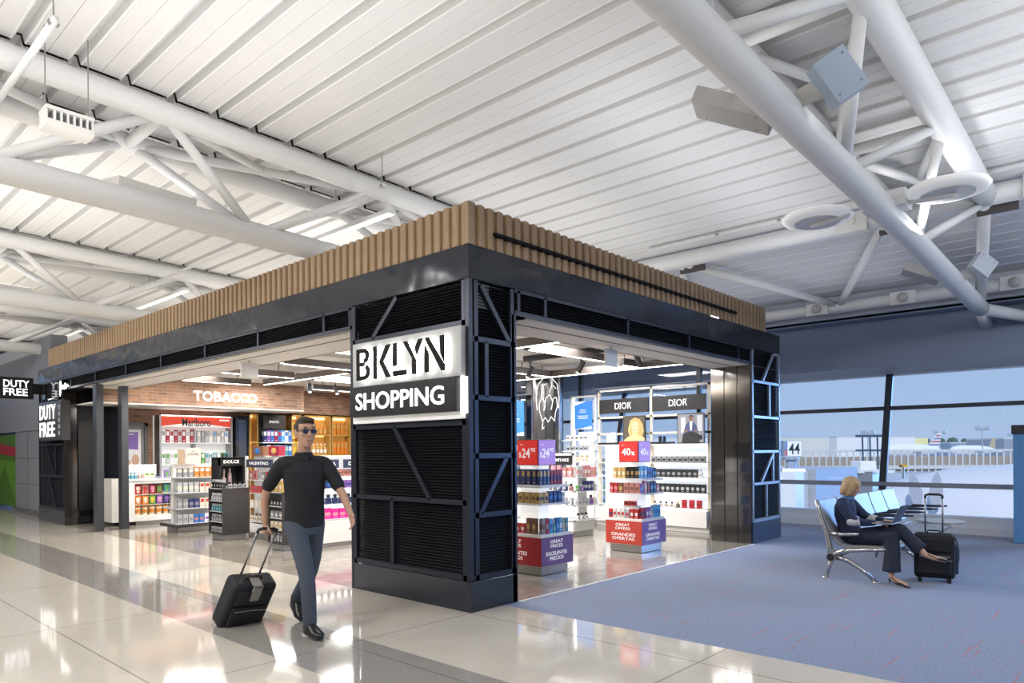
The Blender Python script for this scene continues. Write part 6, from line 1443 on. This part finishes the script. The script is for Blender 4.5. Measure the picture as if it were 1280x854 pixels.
for sx in (-1, 1):
    b.loft([(Pw(.068*sx, .035, .07), l2*.022, f2*.04), (Pw(.080*sx, .030, .0), l2*.018, f2*.042), (Pw(.080*sx, .025, -.07), l2*.018, f2*.040), (Pw(.07*sx, .02, -.115), l2*.014, f2*.028)], 12)
b.build('hair', mat('blonde_hair', (.42, .29, .16), .6, noise=(8, .35, (1, 1, .2)), bump=(60, .5, .004)), wm, remesh=.007)
for sx in (-1, 1):
    b = M(); b.ball(Pw(.031*sx, .083, .008), .011, .006, .007, 10, 6, Rw); b.build('eye', mat('eye_dark', (.03, .02, .02), .2), wm, smooth=True)
b = M(); b.ball(Pw(0, .094, -.060), .021, .006, .0065, 14, 8, Rw); b.build('lips', mat('lip_rose', (.42, .13, .12), .5), wm, smooth=True)
def heel_shoe(an, toe, heeld):
    b = M(); an, toe = V3(an), V3(toe); d = (toe-an).normalized(); sd = d.cross(V3((0, 0, 1))).normalized(); up_ = sd.cross(d); L = (toe-an).length
    b.loft([(an+d*L*.35-up_*.012, sd*.026, up_*.008), (an+d*L*.55-up_*.004, sd*.034, up_*.018), (an+d*L*.8-up_*.002, sd*.034, up_*.017), (an+d*L-up_*.004, sd*.018, up_*.011), (an+d*(L+.045)-up_*.006, sd*.005, up_*.005)], 16)
    b.path([an-d*.035-up_*.018, an+d*L*.2-up_*.022, an+d*L*.5-up_*.016], [.016, .016, .02], 8)
    o = b.build('slingback_shoe', SHOE, wm, smooth=True)
    b = M(); b.tube(an-d*.03-up_*.02, an-d*.03-up_*.02+V3(heeld)*.048, .010, .004, 8); b.build('heel', SHOE, o)
    b = M(); b.path([an+d*L*.45+sd*.03, an+d*.0+sd*.032+up_*.02, an-d*.038+up_*.022, an+d*.0-sd*.032+up_*.02, an+d*L*.45-sd*.03], .0045, 6); b.build('strap', SHOE, o)
heel_shoe(wp(3.94, -2.575, .075), wp(3.885, -2.735, .016), (0, 0, -1)); heel_shoe(wp(4.098, -2.90, .335), wp(4.08, -3.08, .305), (.0, .1, -1))
lp = thing('laptop', 'dark open laptop on the lap of the seated person', 'laptop', (4.24, -2.45, .64))
b = M(); b.box(4.08, -2.54, .650, 4.40, -2.33, .664); b.build('keyboard_base', mat('laptop_grey', (.32, .33, .36), .35, metal=.5), lp, bevel=.004)
b = M()
for r_ in range(4):
    for c_ in range(11): b.box(4.10+c_*.026, -2.50+r_*.025, .664, 4.122+c_*.026, -2.48+r_*.025, .667)
b.build('keys', BLACKP, lp)
b = M(); b.obox((4.24, -2.585, .765), (.16, 0, 0), (0, -.045, .1), (0, .005, .0022)); b.build('screen_lid', mat('laptop_lid', (.05, .08, .13), .25, metal=.4), lp, bevel=.003)
b = M(); b.obox((4.24, -2.578, .768), (.15, 0, 0), (0, -.041, .091), (0, .0008, .0004)); b.build('display', mat('laptop_display', (.2, .25, .3), .2, emit=(.5, .6, .8), es=.6), lp)

c2 = trolley('black upright trolley bag with raised handle beside the seated person', .40, .50, .22, .42, 'trolley_bag')
b = M(); b.box(.15, .05, .08, .235, .14, .42); b.build('side_pocket', mat('navy_pocket', (.02, .035, .07), .6), c2, bevel=.02)
b = M(); b.path([(.20, .14, .50), (.235, .16, .40), (.24, .165, .25), (.22, .14, .12)], .008, 8); b.build('side_strap', BLACKP, c2, smooth=True)
c2.location = (4.52, -2.86, 0); c2.rotation_euler = (0, 0, radians(-78))
t = thing('information_stand', 'blue stand with a dark cap at the edge of the window wall', 'stand', (9.0, -3.4, 0))
b = M(); b.box(8.9, -3.55, 0.004, 9.3, -3.08, 1.72); b.build('body', mat('blue_stand', (.10, .28, .55), .4), t, bevel=.006); b = M(); b.box(8.88, -3.57, 1.72, 9.32, -3.06, 1.86); b.build('cap', BLACKP, t, bevel=.006)

# ================================================================== OUTSIDE THE WINDOWS
def at(px, py, D):
    d = Fw+cR*((px-640)/FPX)-cU*((py-564.4)/FPX); return CAM+d*D
GZ = -4.2
b = M(); b.box(12, -400, GZ-.2, 420, 500, GZ); struct(b.build('ground_apron', mat('pale_concrete', (.40, .41, .42), .9, noise=(.05, .2))))
b = M(); b.box(70, -400, GZ, 100, 500, GZ+.05); struct(b.build('ground_grass', mat('apron_grass', (.22, .30, .12), .95, noise=(.2, .2))))
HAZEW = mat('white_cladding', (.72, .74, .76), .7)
def wallrun(p, q, D, py_top, lab, name, cat, m, depth=20, grp=None):
    a, c = at(p, 560, D), at(q, 560, D); zt_ = at((p+q)/2, py_top, D).z
    t = thing(name, lab, cat, (a.x, a.y, GZ), grp); d = (Fw*depth)
    b = M(); v = [(a.x, a.y, GZ), (c.x, c.y, GZ), (c.x+d.x, c.y+d.y, GZ), (a.x+d.x, a.y+d.y, GZ)]
    b.add(v+[(x, y, zt_) for x, y, _ in v], [(0,3,2,1),(4,5,6,7),(0,1,5,4),(1,2,6,5),(2,3,7,6),(3,0,4,7)]); b.build('walls', m, t)
    b = M(); b.add([(x, y, zt_) for x, y, _ in v]+[(x, y, zt_+.5) for x, y, _ in v], [(0,3,2,1),(4,5,6,7),(0,1,5,4),(1,2,6,5),(2,3,7,6),(3,0,4,7)]); b.build('roof_edge', mat('roof_edge_grey', (.5, .53, .56), .7), t)
    return t
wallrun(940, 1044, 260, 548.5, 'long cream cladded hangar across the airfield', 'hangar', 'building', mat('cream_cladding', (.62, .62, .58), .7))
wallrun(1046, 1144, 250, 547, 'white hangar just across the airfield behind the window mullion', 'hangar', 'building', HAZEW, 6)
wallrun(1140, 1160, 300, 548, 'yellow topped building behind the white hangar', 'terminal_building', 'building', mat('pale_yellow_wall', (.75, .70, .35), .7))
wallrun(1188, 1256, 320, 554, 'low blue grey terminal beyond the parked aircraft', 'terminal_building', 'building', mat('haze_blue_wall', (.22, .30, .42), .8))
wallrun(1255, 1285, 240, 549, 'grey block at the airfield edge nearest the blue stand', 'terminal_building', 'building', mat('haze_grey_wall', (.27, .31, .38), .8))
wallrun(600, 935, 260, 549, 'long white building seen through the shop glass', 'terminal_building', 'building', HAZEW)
random.seed(3)
for i, (p, q) in enumerate(((1148, 1160), (1168, 1178), (1184, 1196), (1203, 1216))):
    b = M(); c = at((p+q)/2, 556.5, 380)
    for k in range(14):
        o = V3((random.uniform(-2, 2), random.uniform(-2, 2), random.uniform(-2, 1.5))); b.ball(c+o+V3((0, 0, 1)), 1.8, 1.8, 1.8, 8, 6)
    b.box(c.x-1, c.y-1, GZ, c.x+1, c.y+1, c.z)
    tag(b.build('distant_tree', mat('distant_leaves', (.07, .12, .10), .95)), 'distant dark tree clump, %s along the airfield horizon from the white hangar' % ORD[i], 'tree')
# blast fence
a, c = at(700, 575, 170), at(1330, 575, 170)
fn = thing('blast_fence', 'long slatted blast fence across the apron', 'fence', (a.x, a.y, GZ)); zt_ = at(1130, 563.5, 170).z
b = M(); b.bar((a.x, a.y, (GZ+zt_)/2-.6), (c.x, c.y, (GZ+zt_)/2-.6), .3, (zt_-GZ)-1.6); b.build('fence_panel', mat('tan_fence', (.33, .29, .25), .8), fn)
dv = (c-a)
for i in range(75):
    p = a+dv*(i/74)-Fw*.4; b = M(); b.box(p.x-.16, p.y-.16, GZ, p.x+.16, p.y+.16, zt_); b.build('fence_post', mat('pale_post', (.55, .57, .60), .7), fn)
b = M(); a2, c2_ = a-Fw*.5, c-Fw*.5; b.bar((a2.x, a2.y, zt_), (c2_.x, c2_.y, zt_), .4, .5); b.bar((a2.x, a2.y, GZ+1.2), (c2_.x, c2_.y, GZ+1.2), .4, .9); b.build('fence_rail', mat('pale_post', (.55, .57, .60)), fn)
# light masts
for px, top, D, lab in ((1085, 540, 210, 'tall apron light mast by the blue loading frame'), (1175, 540, 230, 'apron light mast above the striped tail'), (1228, 535, 200, 'tallest apron light mast in front of the low terminal'), (1267, 543, 260, 'thin apron light mast beside the grey block')):
    p = at(px, 560, D); zt2 = at(px, top, D).z; t = thing('light_mast', lab, 'light mast', (p.x, p.y, GZ))
    b = M(); b.tube((p.x, p.y, GZ), (p.x, p.y, zt2), .16, n=8); b.build('mast', mat('mast_grey', (.30, .35, .42), .6), t)
    for k in range(-2, 3):
        if k == 0: continue
        q = p+Rt*k*.9; b = M(); b.box(q.x-.4, q.y-.4, zt2-.4, q.x+.4, q.y+.4, zt2+.4); b.build('lamp_head', mat('mast_lamp', (.35, .40, .46), .5), t)
    q0, q1 = p-Rt*2, p+Rt*2; b = M(); b.bar((q0.x, q0.y, zt2-.6), (q1.x, q1.y, zt2-.6), .2, .2); b.build('crossarm', mat('mast_grey', (.3, .35, .42)), t)
# parked aircraft with tails
def plane(px, D, s, lab, tailm, stripes):
    p = at(px, 562, D); t = thing('parked_aircraft', lab, 'aircraft', (p.x, p.y, GZ)); ax = (Rt*1.0).normalized(); L = 14*s
    z = at(px, 563, D).z
    b = M(); c = V3((p.x, p.y, z))
    b.loft([(c-ax*L*q, V3((0, 0, r*s)), Fw*r*s) for q, r in ((-.04, .2), (.0, .5), (.15, 1.2), (.3, 1.6), (.8, 1.7), (.95, 1.3), (1.02, .5))], 16); b.build('fuselage', HAZEW, t, smooth=True)
    b = M(); P = [(-.02, .6), (.14, .6), (.05, 3.9), (-.02, 3.9)] if not stripes else [(.0, .6), (.22, .6), (.02, 4.3), (-.04, 4.3)]
    b.prism([(-x*L, h*s) for x, h in P], c-Fw*.1, ax, (0, 0, 1), Fw*.3); b.build('tail_fin', tailm, t)
    if stripes:
        for k in range(4):
            b = M(); h = 1.2+k*.75; w_ = .19-.042*k
            b.prism([(-(-.02)*L, h*s), (-(w_)*L, h*s), (-(w_-.02)*L, (h+.35)*s), (-(-.02)*L, (h+.35)*s)], c-Fw*.14, ax, (0, 0, 1), Fw*.02); b.build('tail_stripe', mat('red_stripe_paint' if k % 2 else 'blue_stripe_paint', (.5, .1, .12) if k % 2 else (.15, .2, .4), .5), t)
    b = M(); b.bar(c-ax*L*.5, c-ax*L*.3-Fw*9*s+V3((0, 0, -.4)), 2.2*s, .25); b.build('wing', HAZEW, t)
plane(1174, 215, 1.25, 'parked white aircraft with a red striped tail fin', mat('tail_white', (.7, .72, .75), .5), True)
plane(1243, 225, 1.0, 'parked white aircraft with a gold and blue tail fin', mat('tail_gold', (.45, .38, .28), .5), False)
# gate sign 44
g = at(989, 561, 22); t = thing('gate_sign', 'white gate sign with black number 44 on a stubby post outside', 'sign', (g.x, g.y, GZ))
ux = (Rt*.96+Fw*.1).normalized()
b = M(); b.obox(g, ux*.30, Fw*.14, (0, 0, .25)); b.build('sign_box', mat('sign_edge', (.30, .36, .45), .5), t)
b = M(); b.obox(g-Fw*.142, ux*.285, Fw*.003, (0, 0, .235)); b.build('sign_face', mat('sign_face_white', (.75, .76, .78), .5, emit=(1, 1, 1), es=.15), t)
textobj('gate_number', '44', mat('sign_black', (.02, .03, .04), .5), t, g-Fw*.147-ux*.14+V3((0, 0, -.17)), ux, (0, 0, 1), .36, .34, .003, .01)
b = M(); b.obox(g-Fw*.147-ux*.235+V3((0, 0, .09)), ux*.05, Fw*.003, (0, 0, .14)); b.build('blue_patch', mat('sign_blue', (.2, .3, .5), .5), t); b = M(); b.obox(g-Fw*.147-ux*.235+V3((0, 0, -.13)), ux*.05, Fw*.003, (0, 0, .10)); b.build('red_patch', mat('sign_red', (.5, .2, .25), .5), t)
b = M(); b.tube(g+V3((0, 0, -.28)), g+V3((0, 0, -.34)), .26, n=20); b.tube(g+V3((0, 0, -.34)), g+V3((0, 0, -.9)), .17, n=18); b.build('post', mat('sign_post', (.30, .36, .45), .5), t)
b = M(); b.box(g.x-.25, g.y-.25, GZ, g.x+.25, g.y+.25, g.z-.9); b.build('pedestal', HAZEW, t)
# boarding bridge, ribbed
j0, j1 = at(996, 600, 25), at(1052, 592, 29)
t = thing('boarding_bridge', 'white ribbed boarding bridge section below the gate sign', 'boarding bridge', (j0.x, j0.y, GZ))
RIB = mat('ribbed_white', (.62, .64, .68), .6)
b = M(); zt3 = at(1000, 588, 25).z
d_ = (j1-j0); d_.z = 0; n = 28
for i in range(n):
    p = j0+d_*(i/n); q = j0+d_*((i+.55)/n); b.bar((p.x, p.y, (zt3-3.4)/1+1.7), (q.x, q.y, (zt3-3.4)+1.7), .12, 3.3)
b.build('ribbed_side', RIB, t)
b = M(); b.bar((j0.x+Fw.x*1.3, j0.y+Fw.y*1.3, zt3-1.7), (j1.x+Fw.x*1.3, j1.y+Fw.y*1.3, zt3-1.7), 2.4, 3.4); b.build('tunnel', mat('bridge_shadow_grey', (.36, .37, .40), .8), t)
pcol = at(985, 600, 21.5); b = M(); b.box(pcol.x-.35, pcol.y-.35, GZ, pcol.x+.35, pcol.y+.35, at(985, 590, 21.5).z); b.build('end_column', HAZEW, t)
# big parked aircraft close to the glass
fz = -1.05; FXX = 19.0
t = thing('parked_aircraft', 'huge pale aircraft body right outside the window behind the seats', 'aircraft', (FXX, -4, GZ))
b = M(); b.loft([((FXX+dx, y, fz+dzz), (r, 0, 0), (0, 0, r)) for y, r, dx, dzz in ((-16, 2.15, 0, 0), (-6, 2.15, 0, 0), (-2.0, 2.12, 0, 0), (-.3, 2.0, 0, -.05), (1.0, 1.75, 0, -.15), (2.0, 1.35, 0, -.3), (2.6, .8, 0, -.45), (2.85, .3, 0, -.5))], 40); b.build('fuselage', mat('aircraft_white', (.60, .62, .68), .45), t, smooth=True)
b = M(); b.tube((FXX, .8, GZ), (FXX, .8, fz-1), .2); b.tube((FXX-.3, .8, GZ+.4), (FXX+.3, .8, GZ+.4), .4, n=20); b.build('nose_gear', GREYM, t)
for px, w_ in ((1147, 1), (1166, -1)):
    pts = []
    for (q, z) in ((0, 0), (.16, .25), (.20, .5), (.10, .85), (0, 1.0), (-.10, .8), (-.14, .45)): pts.append((q*1.0, z))
    c = at(px, 640, 1); dirn = (c-CAM); sx_ = (FXX-2.12-CAM.x)/dirn.x; c = CAM+dirn*sx_
    bb_ = M()
    bb_.prism(pts, (FXX-2.17, c.y, c.z-.0), (0, -1, -.35*0), (0, .12*w_, 1.1), (-.01, 0, 0)); bb_.build('feather_mark', mat('mark_grey', (.38, .40, .48), .5), t)
# loading frame and white cab
p = at(1092, 560, 75); t = thing('loading_frame', 'dark blue steel loading frame on the apron', 'frame', (p.x, p.y, GZ)); FB = mat('blue_steel', (.05, .09, .16), .5); zt4 = at(1092, 545, 75).z
for k in (-1.5, -.5, .5, 1.5):
    q = p+Rt*k*.8; b = M(); b.tube((q.x+.5, q.y, GZ), (q.x, q.y, zt4), .09, n=8); b.build('upright', FB, t)
q0, q1 = p-Rt*1.9, p+Rt*1.3; b = M(); b.bar((q0.x, q0.y, zt4), (q1.x, q1.y, zt4), .2, .25); b.bar((q0.x, q0.y, at(1092, 563, 75).z), (q1.x, q1.y, at(1092, 563, 75).z), .2, .2); b.build('crossbeam', FB, t)
p = at(1079, 582, 60); t = thing('service_cab', 'small white service cab on the apron', 'vehicle', (p.x, p.y, GZ)); b = M(); b.obox(p, Rt*.65, Fw*.9, (0, 0, .38)); b.build('cab', mat('bright_white', (.85, .85, .85), .5), t, bevel=.05); b = M(); b.obox(p+V3((0, 0, -.5))+Rt*.6, Rt*1.5, Fw*1.0, (0, 0, .12)); b.build('deck', HAZEW, t)
b = M(); b.box(p.x-1, p.y-1, GZ, p.x+1, p.y+1, p.z-.5); b.build('chassis', GREYM, t)
p = at(1129, 582.5, 80); t = thing('taxiway_sign', 'small yellow and black taxiway sign on the grass', 'sign', (p.x, p.y, GZ)); b = M(); b.obox(p, Rt*.45, Fw*.1, (0, 0, .14)); b.build('sign_panel', mat('yellow_sign', (.7, .42, .02), .5), t); b = M(); b.obox(p-Rt*.33-Fw*.12, Rt*.11, Fw*.01, (0, 0, .13)); b.build('black_field', BLACK, t); b = M(); b.box(p.x-.1, p.y-.1, GZ, p.x+.1, p.y+.1, p.z); b.build('sign_leg', GREYM, t)
# the same ground equipment carries no more detail from here
